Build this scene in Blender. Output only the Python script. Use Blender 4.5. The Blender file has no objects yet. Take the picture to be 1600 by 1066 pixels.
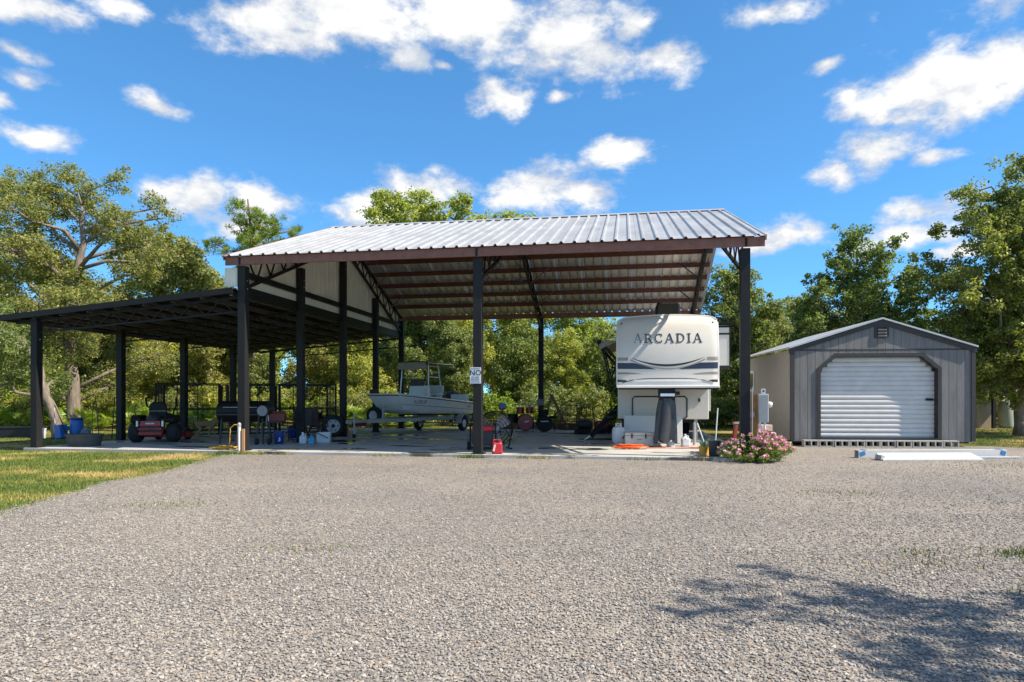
import bpy, bmesh, math, random
import numpy as np
from mathutils import Vector, Matrix, Euler
R = math.radians
SC = bpy.context.scene
COL = SC.collection
rnd = random.Random(7)
NR = np.random.default_rng(11)

# ------------------------------------------------------------------ camera
cam_d = bpy.data.cameras.new('camera')
cam = bpy.data.objects.new('camera', cam_d)
COL.objects.link(cam)
cam.location = (0, 0, 1.3)
cam.rotation_euler = (R(90), 0, 0)
cam_d.sensor_width = 36
cam_d.lens = 23.43
cam_d.shift_y = 0.055
cam_d.clip_end = 3000
SC.camera = cam

# ------------------------------------------------------------------ sun and sky
SUN_EL, SUN_FWD = 48.0, 17.5            # elevation; degrees towards the camera from due right
el = R(SUN_EL)
to_sun = Vector((math.cos(el) * math.cos(R(SUN_FWD)), -math.cos(el) * math.sin(R(SUN_FWD)), math.sin(el)))
sl = bpy.data.lights.new('sun', 'SUN')
sl.energy = 3.9
sl.angle = R(0.5)
sl.color = (1.0, 0.91, 0.77)
sun = bpy.data.objects.new('sun', sl)
COL.objects.link(sun)
sun.rotation_euler = (-to_sun).to_track_quat('-Z', 'Y').to_euler()
sun.location = (40, -10, 50)

W = bpy.data.worlds.new('World')
SC.world = W
W.use_nodes = True
W.cycles.sampling_method = 'MANUAL'
W.cycles.sample_map_resolution = 256
wn, wl = W.node_tree.nodes, W.node_tree.links
wn.clear()
w_out = wn.new('ShaderNodeOutputWorld')
w_bg = wn.new('ShaderNodeBackground')
w_bg.inputs['Strength'].default_value = 0.12
sky = wn.new('ShaderNodeTexSky')
sky.sky_type = 'NISHITA'
sky.sun_disc = False
sky.sun_elevation = el
sky.sun_rotation = math.atan2(to_sun.x, to_sun.y)
sky.altitude = 1500
sky.air_density = 0.9
sky.dust_density = 0.0
sky.ozone_density = 2.5
tc = wn.new('ShaderNodeTexCoord')


def vm(op, a, b=None):
    n = wn.new('ShaderNodeVectorMath'); n.operation = op
    for i, x in enumerate((a, b)):
        if x is None: continue
        if isinstance(x, (tuple, list)): n.inputs[i].default_value = x
        else: wl.new(x, n.inputs[i])
    return n.outputs['Value' if op == 'LENGTH' else 'Vector']


def ma(op, a, b=None, clamp=False):
    n = wn.new('ShaderNodeMath'); n.operation = op; n.use_clamp = clamp
    for i, x in enumerate((a, b)):
        if x is None: continue
        if isinstance(x, (int, float)): n.inputs[i].default_value = x
        else: wl.new(x, n.inputs[i])
    return n.outputs[0]


def wnoise(vec, scale, detail, rough=0.5):
    n = wn.new('ShaderNodeTexNoise')
    n.inputs['Scale'].default_value = scale
    n.inputs['Detail'].default_value = detail
    n.inputs['Roughness'].default_value = rough
    wl.new(vec, n.inputs['Vector'])
    return n


dirv = vm('NORMALIZE', tc.outputs['Generated'])
warp = wnoise(dirv, 9.0, 2)
dw = vm('ADD', dirv, vm('MULTIPLY', vm('SUBTRACT', warp.outputs['Color'], (.5, .5, .5)), (.045, .045, .045)))
# cumulus: (azimuth right of forward, elevation, half-width, half-height) in degrees
CL = [(-19.6, 27.9, 5.6, 2.3), (-14.0, 29.3, 6.5, 2.1), (-17.6, 27.0, 3.1, 1.3), (-2.2, 30.0, 5.7, 2.9), (3.3, 28.3, 5.3, 3.4), (7.1, 26.6, 4.4, 2.2), (13.5, 26.4, 3.4, 1.7), (10.1, 28.8, 1.9, 1.4), (-8.7, 26.1, 2.7, 1.2), (-1.1, 24.3, 2.8, 1.3), (3.8, 23.9, 1.1, 0.5), (-6.0, 26.1, 1.0, 0.6), (9.3, 20.0, 2.7, 1.1), (2.2, 17.9, 3.9, 2.2), (0.0, 17.1, 2.6, 1.6), (6.6, 17.0, 2.5, 1.5), (-8.2, 17.2, 4.4, 1.8), (-11.9, 15.3, 3.1, 1.5), (-5.5, 17.6, 2.6, 1.3), (-25.7, 14.8, 3.2, 1.7), (-19.6, 15.3, 3.1, 1.8), (-22.9, 13.7, 3.6, 1.4), (-28.6, 21.2, 1.8, 0.7), (-36.8, 22.7, 1.6, 0.7), (-36.5, 21.3, 1.8, 0.9), (-37.4, 19.4, 1.0, 1.0), (-35.6, 17.6, 2.6, 0.9), (-35.8, 25.4, 2.6, 0.7), (-30.8, 26.7, 1.8, 0.8), (21.5, 28.4, 3.4, 1.2), (33.2, 21.5, 5.0, 2.7), (36.5, 21.9, 3.0, 2.5), (27.8, 21.0, 2.4, 1.4), (25.7, 23.9, 1.1, 0.6), (28.3, 17.9, 3.9, 1.8), (25.7, 16.9, 2.1, 1.3), (32.0, 17.2, 2.1, 0.6), (30.8, 13.5, 4.3, 1.4), (30.0, 12.0, 4.4, 1.3), (22.9, 12.4, 2.8, 1.0), (20.1, 12.3, 2.4, 1.0), (-26.8, 10.9, 1.2, 0.7), (37.2, 8.7, 2.1, 0.9), (33.9, 10.2, 2.2, 0.7)]
crng = random.Random(3)
for k in range(24):                      # clouds go on out of view, enlarged to whiten the ambient light
    az = 48 + k * 264 / 24 + crng.uniform(-4, 4)
    CL.append((az, crng.uniform(8, 40), crng.uniform(8, 14), crng.uniform(4, 7)))
for k in range(9):  # unseen overhead clouds, added to whiten the ambient light
    CL.append((k * 40 + crng.uniform(-12, 12), crng.uniform(44, 78), crng.uniform(7, 13), crng.uniform(6, 10)))
sep = wn.new('ShaderNodeSeparateXYZ'); wl.new(dw, sep.inputs[0])
azn = ma('MULTIPLY', ma('ARCTAN2', sep.outputs[0], sep.outputs[1]), 57.2958)
eln = ma('MULTIPLY', ma('ARCSINE', sep.outputs[2]), 57.2958)
pol = wn.new('ShaderNodeCombineXYZ'); wl.new(azn, pol.inputs[0]); wl.new(eln, pol.inputs[1])
field = None
for az, e, rw, rh in CL:
    if az > 180: az -= 360
    k_ = math.cos(R(e))
    n = wn.new('ShaderNodeVectorMath'); n.operation = 'MULTIPLY_ADD'
    wl.new(pol.outputs[0], n.inputs[0])
    n.inputs[1].default_value = (k_ / rw, 1 / rh, 0); n.inputs[2].default_value = (-az * k_ / rw, -e / rh, 0)
    v = vm('LENGTH', n.outputs[0])
    field = v if field is None else ma('MINIMUM', field, v)
field = ma('SUBTRACT', 1.0, field)
dst = vm('MULTIPLY', dirv, (1, 1, 1.7))
puff = wnoise(dst, 9.0, 6, 0.62)
fine = wnoise(dst, 24.0, 4, 0.62)
lit = wnoise(vm('ADD', dst, tuple(to_sun * .035 + Vector((0, 0, .03)))), 9.0, 4, 0.6)
F = ma('ADD', ma('ADD', ma('MULTIPLY', field, 1.25), .22), ma('MULTIPLY', ma('SUBTRACT', puff.outputs['Fac'], 0.5), 4.2))
F = ma('ADD', F, ma('MULTIPLY', ma('SUBTRACT', fine.outputs['Fac'], 0.5), 1.7))
mr = wn.new('ShaderNodeMapRange'); mr.interpolation_type = 'SMOOTHSTEP'
mr.inputs['From Min'].default_value = -0.08; mr.inputs['From Max'].default_value = 1.15
wl.new(F, mr.inputs['Value'])
body = wn.new('ShaderNodeMapRange')
body.inputs['From Min'].default_value = 0.5; body.inputs['From Max'].default_value = 1.5
body.inputs['To Min'].default_value = 0.0; body.inputs['To Max'].default_value = 1.0
wl.new(F, body.inputs['Value'])
ccol = wn.new('ShaderNodeMix'); ccol.data_type = 'RGBA'
ccol.inputs[6].default_value = (2.5, 2.7, 3.05, 1); ccol.inputs[7].default_value = (4.0, 4.0, 3.95, 1)
shd = ma('MULTIPLY', ma('SUBTRACT', puff.outputs['Fac'], lit.outputs['Fac']), 3.2)
wl.new(ma('ADD', ma('MULTIPLY', body.outputs[0], .75), ma('ADD', shd, .2), True), ccol.inputs[0])
skc = wn.new('ShaderNodeMix'); skc.data_type = 'RGBA'; skc.blend_type = 'MULTIPLY'
skc.inputs[0].default_value = 1.0; skc.inputs[7].default_value = (0.44, 0.94, 1.30, 1)
sg_ = wn.new('ShaderNodeGamma'); sg_.inputs[1].default_value = 0.74
wl.new(sky.outputs[0], sg_.inputs[0]); wl.new(sg_.outputs[0], skc.inputs[6])
mx = wn.new('ShaderNodeMix'); mx.data_type = 'RGBA'
wl.new(mr.outputs[0], mx.inputs[0]); wl.new(skc.outputs[2], mx.inputs[6]); wl.new(ccol.outputs[2], mx.inputs[7])
wl.new(mx.outputs[2], w_bg.inputs['Color'])
wl.new(w_bg.outputs[0], w_out.inputs['Surface'])

vs = SC.view_settings
vs.view_transform = 'Standard'; vs.look = 'None'; vs.gamma = 1.0; vs.exposure = 1.12
vs.use_curve_mapping = False
SC.cycles.max_bounces = 8
SC.cycles.diffuse_bounces = 5
SC.cycles.transparent_max_bounces = 6

# ------------------------------------------------------------------ helpers
MATS = {}


def mat(name, col, rough=0.6, metal=0.0, var=0.12, scale=6.0, bump=0.0, bscale=40.0, spec=0.5, col2=None, stretch=None, coat=0.0):
    if name in MATS: return MATS[name]
    m = bpy.data.materials.new(name); m.use_nodes = True
    n, l = m.node_tree.nodes, m.node_tree.links
    b = n['Principled BSDF']
    b.inputs['Roughness'].default_value = rough
    b.inputs['Metallic'].default_value = metal
    b.inputs['Specular IOR Level'].default_value = spec
    b.inputs['Coat Weight'].default_value = coat
    t = n.new('ShaderNodeTexCoord'); mp = n.new('ShaderNodeMapping')
    l.new(t.outputs['Object'], mp.inputs[0])
    if stretch: mp.inputs['Scale'].default_value = stretch
    nz = n.new('ShaderNodeTexNoise'); nz.inputs['Scale'].default_value = scale; nz.inputs['Detail'].default_value = 6
    nz.inputs['Roughness'].default_value = 0.65
    l.new(mp.outputs[0], nz.inputs['Vector'])
    r = n.new('ShaderNodeValToRGB')
    c1 = [max(0, c * (1 - var)) for c in col]
    c2 = col2 if col2 else [min(1, c * (1 + var)) for c in col]
    r.color_ramp.elements[0].position = 0.3; r.color_ramp.elements[1].position = 0.7
    r.color_ramp.elements[0].color = (*c1, 1); r.color_ramp.elements[1].color = (*c2, 1)
    l.new(nz.outputs['Fac'], r.inputs[0]); l.new(r.outputs[0], b.inputs['Base Color'])
    if bump:
        z = n.new('ShaderNodeTexNoise'); z.inputs['Scale'].default_value = bscale; z.inputs['Detail'].default_value = 5
        l.new(mp.outputs[0], z.inputs['Vector'])
        bp = n.new('ShaderNodeBump'); bp.inputs['Strength'].default_value = bump; bp.inputs['Distance'].default_value = 0.02
        l.new(z.outputs['Fac'], bp.inputs['Height']); l.new(bp.outputs[0], b.inputs['Normal'])
    MATS[name] = m
    return m


class MB:
    """collects shapes; build() links them as one mesh object"""
    def __init__(s): s.v = []; s.f = []

    def add(s, vs, fs):
        o = len(s.v); s.v += [tuple(v) for v in vs]; s.f += [tuple(i + o for i in f) for f in fs]; return s

    def box(s, c, d, rot=None, taper=1.0):
        x, y, z = d[0] / 2, d[1] / 2, d[2] / 2
        t = taper
        P = [(-x, -y, -z), (x, -y, -z), (x, y, -z), (-x, y, -z), (-x * t, -y * t, z), (x * t, -y * t, z), (x * t, y * t, z), (-x * t, y * t, z)]
        M = Euler(rot).to_matrix() if rot else None
        P = [((M @ Vector(p)) if M else Vector(p)) + Vector(c) for p in P]
        return s.add(P, [(3, 2, 1, 0), (4, 5, 6, 7), (0, 1, 5, 4), (1, 2, 6, 5), (2, 3, 7, 6), (3, 0, 4, 7)])

    def bar(s, a, b, w, h=None):
        """square bar from a to b"""
        a, b = Vector(a), Vector(b); h = h or w
        d = (b - a).normalized()
        up = Vector((0, 0, 1)) if abs(d.z) < 0.95 else Vector((0, 1, 0))
        x = d.cross(up).normalized() * w / 2; y = x.cross(d).normalized() * h / 2
        P = [a - x - y, a + x - y, a + x + y, a - x + y, b - x - y, b + x - y, b + x + y, b - x + y]
        return s.add(P, [(0, 1, 2, 3), (7, 6, 5, 4), (0, 4, 5, 1), (1, 5, 6, 2), (2, 6, 7, 3), (3, 7, 4, 0)])

    def tube(s, pts, r, seg=8, caps=True):
        pts = [Vector(p) for p in pts]; n = len(pts)
        rs = r if isinstance(r, (list, tuple)) else [r] * n
        V = []; prev = None
        for i, p in enumerate(pts):
            d = (pts[min(i + 1, n - 1)] - pts[max(i - 1, 0)]).normalized()
            if prev is None:
                up = Vector((0, 0, 1)) if abs(d.z) < 0.9 else Vector((1, 0, 0))
                x = d.cross(up).normalized()
            else:
                x = (prev - d * prev.dot(d)).normalized()
            prev = x; y = d.cross(x)
            for k in range(seg):
                a = 2 * math.pi * k / seg
                V.append(p + (x * math.cos(a) + y * math.sin(a)) * rs[i])
        Fs = [(i * seg + k, i * seg + (k + 1) % seg, (i + 1) * seg + (k + 1) % seg, (i + 1) * seg + k) for i in range(n - 1) for k in range(seg)]
        if caps: Fs += [tuple(range(seg - 1, -1, -1)), tuple(range((n - 1) * seg, n * seg))]
        return s.add(V, Fs)

    def lathe(s, prof, c=(0, 0, 0), seg=20, axis='z', sx=1.0, sy=1.0, loop=False):
        if loop: prof = list(prof) + [prof[0]]
        V = []; n = len(prof)
        for r, z in prof:
            for k in range(seg):
                a = 2 * math.pi * k / seg
                p = (r * math.cos(a) * sx, r * math.sin(a) * sy, z)
                if axis == 'y': p = (p[0], p[2], p[1])
                if axis == 'x': p = (p[2], p[0], p[1])
                V.append((p[0] + c[0], p[1] + c[1], p[2] + c[2]))
        Fs = [(i * seg + k, i * seg + (k + 1) % seg, (i + 1) * seg + (k + 1) % seg, (i + 1) * seg + k) for i in range(n - 1) for k in range(seg)]
        if not loop: Fs += [tuple(range(seg - 1, -1, -1)), tuple(range((n - 1) * seg, n * seg))]
        return s.add(V, Fs)

    def ring(s, c, R_, r, axis='y', seg=24, ps=6, a0=0, a1=360):
        full = abs(a1 - a0) >= 360
        pts = []
        for k in range(seg + 1):
            a = R(a0 + (a1 - a0) * k / seg)
            p = (R_ * math.cos(a), R_ * math.sin(a))
            q = {'y': (p[0], 0, p[1]), 'z': (p[0], p[1], 0), 'x': (0, p[0], p[1])}[axis]
            pts.append((q[0] + c[0], q[1] + c[1], q[2] + c[2]))
        return s.tube(pts, r, ps, caps=not full)

    def prism(s, poly, a, b, axis='y'):
        """polygon in the two other axes, extruded from a to b along axis"""
        n = len(poly)
        def q(p, t): return {'y': (p[0], t, p[1]), 'x': (t, p[0], p[1]), 'z': (p[0], p[1], t)}[axis]
        V = [q(p, a) for p in poly] + [q(p, b) for p in poly]
        return s.add(V, [tuple(range(n)), tuple(range(2 * n - 1, n - 1, -1))] + [(i, i + n, (i + 1) % n + n, (i + 1) % n) for i in range(n)])

    def ball(s, c, r, seg=12, rings=7, sq=(1, 1, 1)):
        prof = []
        V = []
        for i in range(rings + 1):
            t = math.pi * i / rings
            for k in range(seg):
                a = 2 * math.pi * k / seg
                V.append((c[0] + r * sq[0] * math.sin(t) * math.cos(a), c[1] + r * sq[1] * math.sin(t) * math.sin(a), c[2] - r * sq[2] * math.cos(t)))
        Fs = [(i * seg + k, i * seg + (k + 1) % seg, (i + 1) * seg + (k + 1) % seg, (i + 1) * seg + k) for i in range(rings) for k in range(seg)]
        return s.add(V, Fs)

    def mesh(s, name):
        me = bpy.data.meshes.new(name); me.from_pydata([tuple(v) for v in s.v], [], s.f)
        bm = bmesh.new(); bm.from_mesh(me); bmesh.ops.remove_doubles(bm, verts=bm.verts, dist=1e-5)
        bmesh.ops.recalc_face_normals(bm, faces=bm.faces); bm.to_mesh(me); bm.free()
        return me

    def build(s, name, m, parent=None, loc=None, rot=None, smooth=False, bevel=0):
        me = s.mesh(name)
        return place(name, me, m, parent, loc, rot, smooth, bevel)


def place(name, me, m, parent=None, loc=None, rot=None, smooth=False, bevel=0):
    if m and not me.materials: me.materials.append(m)
    if smooth:
        me.polygons.foreach_set('use_smooth', [True] * len(me.polygons))
        try: me.set_sharp_from_angle(angle=R(40))
        except Exception: pass
    o = bpy.data.objects.new(name, me); COL.objects.link(o)
    if parent: o.parent = parent
    if loc: o.location = loc
    if rot: o.rotation_euler = rot if isinstance(rot, (tuple, list)) else (0, 0, rot)
    if bevel:
        bv = o.modifiers.new('bevel', 'BEVEL'); bv.width = bevel; bv.segments = 2; bv.limit_method = 'ANGLE'
    return o


def tag(o, label=None, cat=None, group=None, kind=None):
    if label: o['label'] = label
    if cat: o['category'] = cat
    if group: o['group'] = group
    if kind: o['kind'] = kind
    return o


def thing(name, label, cat, loc=(0, 0, 0), rz=0, group=None):
    o = bpy.data.objects.new(name, None); COL.objects.link(o); o.empty_display_size = 0.2
    o.location = loc; o.rotation_euler = (0, 0, rz)
    return tag(o, label, cat, group)


def copy_tree(o, parent=None):
    c = o.copy(); COL.objects.link(c); c.parent = parent
    for ch in o.children: copy_tree(ch, c)
    return c


def fast(name, V, Fc, m, attrs=None, smooth=False):
    """numpy vertices (n,3) and faces (m,k) to a mesh"""
    me = bpy.data.meshes.new(name)
    n, k = Fc.shape
    me.vertices.add(len(V)); me.vertices.foreach_set('co', V.astype(np.float32).ravel())
    me.loops.add(n * k); me.loops.foreach_set('vertex_index', Fc.astype(np.int32).ravel())
    me.polygons.add(n); me.polygons.foreach_set('loop_start', np.arange(0, n * k, k, dtype=np.int32))
    if attrs:
        for an, arr in attrs.items():
            at = me.attributes.new(an, 'FLOAT', 'FACE'); at.data.foreach_set('value', arr.astype(np.float32))
    me.update(calc_edges=True); me.validate()
    if smooth: me.polygons.foreach_set('use_smooth', [True] * n)
    me.materials.append(m)
    return me


def text_mesh(txt, size, depth=0.002, name='lettering'):
    c = bpy.data.curves.new(name, 'FONT'); c.body = txt; c.size = size; c.extrude = depth; c.align_x = 'CENTER'; c.align_y = 'CENTER'
    c.resolution_u = 2
    o = bpy.data.objects.new(name, c); COL.objects.link(o)
    dg = bpy.context.evaluated_depsgraph_get(); dg.update()
    me = bpy.data.meshes.new_from_object(o.evaluated_get(dg)); me.name = name
    bpy.data.objects.remove(o); bpy.data.curves.remove(c)
    return me


def letters(txt, size, m, parent, loc, rot=(R(90), 0, 0), name='lettering', sx=1.0, bold=1.0):
    o = place(name, text_mesh(txt, size), m, parent, loc, rot)
    o.scale = (sx, bold, 1)
    return o


# shared materials
M_black = mat('black_paint', (0.013, 0.012, 0.0115), 0.5, var=0.25, scale=3, spec=.25)
M_post = mat('post_paint', (0.0185, 0.0182, 0.0185), 0.55, var=0.2, scale=2, bump=0.05, spec=.25)
M_brown = mat('red_oxide_paint', (0.23, 0.092, 0.062), 0.5, var=0.2, scale=5)
M_galv = mat('galvalume', (0.44, 0.435, 0.425), 0.42, metal=0.35, var=0.2, scale=2.0, stretch=(1, 0.3, 1))
M_sid = mat('white_siding', (0.84, 0.79, 0.67), 0.5, var=0.06, scale=2.5)
M_white = mat('white_plastic', (0.75, 0.75, 0.73), 0.4, var=0.05)
M_cream = mat('cream_fibreglass', (0.70, 0.66, 0.60), 0.3, var=0.03, scale=2, coat=0.3)
M_steel = mat('galvanised_steel', (0.42, 0.41, 0.39), 0.45, metal=0.25, var=0.15, scale=12)
M_alu = mat('aluminium', (0.7, 0.7, 0.7), 0.35, metal=0.7, var=0.08)
M_rubber = mat('rubber', (0.018, 0.018, 0.018), 0.8, var=0.2, bump=0.1)
M_red = mat('red_paint', (0.30, 0.012, 0.016), 0.35, var=0.12, coat=0.3)
M_redp = mat('red_plastic', (0.55, 0.02, 0.03), 0.4, var=0.08)
M_blue = mat('blue_plastic', (0.03, 0.15, 0.48), 0.4, var=0.15)
M_dblue = mat('deep_blue_plastic', (0.01, 0.035, 0.22), 0.4, var=0.15)
M_wood = mat('brown_timber', (0.20, 0.10, 0.045), 0.8, var=0.3, scale=8, stretch=(1, 1, 8), bump=0.3)
M_orange = mat('orange_plastic', (0.75, 0.11, 0.012), 0.45, var=0.1)
M_yellow = mat('yellow_plastic', (0.62, 0.33, 0.03), 0.5, var=0.1)
M_dark = mat('dark_plastic', (0.035, 0.036, 0.04), 0.5, var=0.2)
M_grey = mat('grey_plastic', (0.25, 0.25, 0.26), 0.5, var=0.1)
M_bark = mat('oak_bark', (0.20, 0.16, 0.125), 0.95, var=0.45, scale=9, stretch=(1, 1, 0.25), bump=1.0, bscale=18)
M_pbark = mat('pine_bark', (0.17, 0.10, 0.07), 0.95, var=0.4, scale=7, stretch=(1, 1, 0.4), bump=1.0, bscale=14)
TH = 0.167                                  # the carport is turned this much clockwise
OX, OY = -6.58, 16.33                       # its front post nearest the lean-to


def Lw(u, v, z=0.0):
    c, s = math.cos(TH), math.sin(TH)
    return (OX + u * c + v * s, OY - u * s + v * c, z)

M_purl = mat('purlin_oxide', (0.11, 0.04, 0.028), 0.5, var=0.25, scale=5)

# ------------------------------------------------------------------ ground
def ground_mat(name, build):
    m = bpy.data.materials.new(name); m.use_nodes = True
    n, l = m.node_tree.nodes, m.node_tree.links
    t = n.new('ShaderNodeTexCoord')
    build(n, l, n['Principled BSDF'], t.outputs['Object'])
    return m


def ramp(n, l, fac, stops):
    r = n.new('ShaderNodeValToRGB'); e = r.color_ramp.elements
    while len(e) < len(stops): e.new(0.5)
    for i, (p, c) in enumerate(stops): e[i].position = p; e[i].color = (*c, 1)
    l.new(fac, r.inputs[0]); return r.outputs[0]


def noise(n, l, vec, sc, det=5, rough=0.6):
    z = n.new('ShaderNodeTexNoise'); z.inputs['Scale'].default_value = sc; z.inputs['Detail'].default_value = det
    z.inputs['Roughness'].default_value = rough
    l.new(vec, z.inputs['Vector']); return z.outputs['Fac']


def mixc(n, l, fac, a, b, mode='MIX'):
    x = n.new('ShaderNodeMix'); x.data_type = 'RGBA'; x.blend_type = mode
    if isinstance(fac, float): x.inputs[0].default_value = fac
    else: l.new(fac, x.inputs[0])
    for i, c in ((6, a), (7, b)):
        if isinstance(c, tuple): x.inputs[i].default_value = (*c, 1)
        else: l.new(c, x.inputs[i])
    return x.outputs[2]


def g_lawn(n, l, b, v):
    base = ramp(n, l, noise(n, l, v, 0.55, 6), [(0.46, (0.10, 0.13, 0.03)), (0.53, (0.22, 0.19, 0.065)), (0.6, (0.42, 0.31, 0.14))])
    fine_ = ramp(n, l, noise(n, l, v, 45, 4), [(0.3, (0.55, 0.55, 0.5)), (0.7, (1.25, 1.2, 1.1))])
    l.new(mixc(n, l, 1.0, base, fine_, 'MULTIPLY'), b.inputs['Base Color'])
    b.inputs['Roughness'].default_value = 0.95; b.inputs['Specular IOR Level'].default_value = 0.1
    bp = n.new('ShaderNodeBump'); bp.inputs['Strength'].default_value = 0.8; bp.inputs['Distance'].default_value = 0.03
    l.new(noise(n, l, v, 60, 4), bp.inputs['Height']); l.new(bp.outputs[0], b.inputs['Normal'])


STONE = [(0.0, (0.151, 0.141, 0.132)), (0.2, (0.226, 0.210, 0.195)), (0.42, (0.305, 0.278, 0.250)), (0.6, (0.362, 0.324, 0.285)), (0.76, (0.280, 0.256, 0.232)), (0.88, (0.429, 0.397, 0.356)), (0.97, (0.366, 0.276, 0.195)), (1.0, (0.563, 0.535, 0.498))]


def g_gravel(n, l, b, v):
    vo = n.new('ShaderNodeTexVoronoi'); vo.inputs['Scale'].default_value = 48; l.new(v, vo.inputs['Vector'])
    sp = n.new('ShaderNodeSeparateColor'); l.new(vo.outputs['Color'], sp.inputs[0])
    c = ramp(n, l, sp.outputs[0], STONE)
    v2 = n.new('ShaderNodeTexVoronoi'); v2.inputs['Scale'].default_value = 48; v2.feature = 'DISTANCE_TO_EDGE'; l.new(v, v2.inputs['Vector'])
    gap = ramp(n, l, v2.outputs['Distance'], [(0.0, (0.55, 0.54, 0.53)), (0.13, (1, 1, 1))])
    c = mixc(n, l, 1.0, c, gap, 'MULTIPLY')
    big = ramp(n, l, noise(n, l, v, 0.35, 5), [(0.3, (0.74, 0.745, 0.76)), (0.7, (1.08, 1.03, 0.97))])
    c = mixc(n, l, 1.0, c, big, 'MULTIPLY')
    tan = n.new('ShaderNodeMapRange'); tan.inputs['From Min'].default_value = 0.60; tan.inputs['From Max'].default_value = 0.78
    l.new(noise(n, l, v, 0.8, 7, 0.7), tan.inputs[0])
    c = mixc(n, l, tan.outputs[0], c, (0.33, 0.26, 0.17))
    l.new(c, b.inputs['Base Color'])
    b.inputs['Roughness'].default_value = 0.9; b.inputs['Specular IOR Level'].default_value = 0.25
    bp = n.new('ShaderNodeBump'); bp.inputs['Strength'].default_value = 0.9; bp.inputs['Distance'].default_value = 0.012
    l.new(v2.outputs['Distance'], bp.inputs['Height']); l.new(bp.outputs[0], b.inputs['Normal'])


def g_slab(n, l, b, v):
    c = ramp(n, l, noise(n, l, v, 0.9, 7), [(0.3, (0.36, 0.345, 0.32)), (0.7, (0.50, 0.48, 0.44))])
    fi = ramp(n, l, noise(n, l, v, 30, 3), [(0.3, (0.9, 0.9, 0.9)), (0.7, (1.06, 1.06, 1.06))])
    c = mixc(n, l, 1.0, c, fi, 'MULTIPLY')
    mp = n.new('ShaderNodeMapping'); mp.inputs['Scale'].default_value = (0.55, 1.1, 1); mp.inputs['Location'].default_value = (3.3, 0.7, 0)
    l.new(v, mp.inputs[0])
    wet = n.new('ShaderNodeMapRange'); wet.inputs['From Min'].default_value = 0.555; wet.inputs['From Max'].default_value = 0.59
    l.new(noise(n, l, mp.outputs[0], 0.9, 4, 0.55), wet.inputs[0])
    c = mixc(n, l, wet.outputs[0], c, (0.09, 0.088, 0.085))
    l.new(c, b.inputs['Base Color'])
    rr = n.new('ShaderNodeMapRange'); rr.inputs['To Min'].default_value = 0.75; rr.inputs['To Max'].default_value = 0.04
    l.new(wet.outputs[0], rr.inputs[0]); l.new(rr.outputs[0], b.inputs['Roughness'])


M_lawn = ground_mat('lawn_soil', g_lawn)
M_gravel = ground_mat('gravel', g_gravel)
M_slab = ground_mat('concrete', g_slab)


def sheet(name, poly, z, m):
    me = bpy.data.meshes.new(name); me.from_pydata([(x, y, z) for x, y in poly], [], [tuple(range(len(poly)))])
    o = place(name, me, m); return tag(o, kind='structure')


sheet('ground', [(-400, -60), (400, -60), (400, 500), (-400, 500)], -0.08, M_lawn)
left_edge = [(-6.9, 16.4), (-6.75, 14.6), (-6.58, 13.2), (-6.5, 12.2), (-6.42, 11.5), (-6.66, 10.8), (-6.45, 9.9), (-6.28, 9.1), (-6.2, 8.1), (-6.6, 7), (-6.9, 5.5), (-7.2, 3), (-8, -2), (-9, -12)]
jag = []
for (a, b) in zip(left_edge, left_edge[1:]):
    for k in range(8):
        t = k / 8; jag.append((a[0] + (b[0] - a[0]) * t + rnd.uniform(-.09, .09), a[1] + (b[1] - a[1]) * t))
right_edge = [(45, -12), (45, 9), (26, 15.2), (17.5, 16.9), (14.4, 17.4), (13.3, 18.6), (7.4, 19.2), (6.4, 17.6), (5.0, 16.4)]
sheet('gravel_driveway', jag[::-1] + [(-6.9, 16.4)] + right_edge[::-1] + [], -0.068, M_gravel)

# loose stones of the driveway: scattered in the part near enough to tell single stones
M_stone = bpy.data.materials.new('stone'); M_stone.use_nodes = True
_n, _l = M_stone.node_tree.nodes, M_stone.node_tree.links
_oi = _n.new('ShaderNodeObjectInfo')
_c = ramp(_n, _l, _oi.outputs['Random'], STONE)
_tc = _n.new('ShaderNodeTexCoord')
_c = mixc(_n, _l, 1.0, _c, ramp(_n, _l, noise(_n, _l, _tc.outputs['Object'], 2.0, 4), [(0.3, (0.75, 0.75, 0.75)), (0.7, (1.2, 1.18, 1.15))]), 'MULTIPLY')
_l.new(_c, _n['Principled BSDF'].inputs['Base Color'])
_n['Principled BSDF'].inputs['Roughness'].default_value = 0.85


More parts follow.
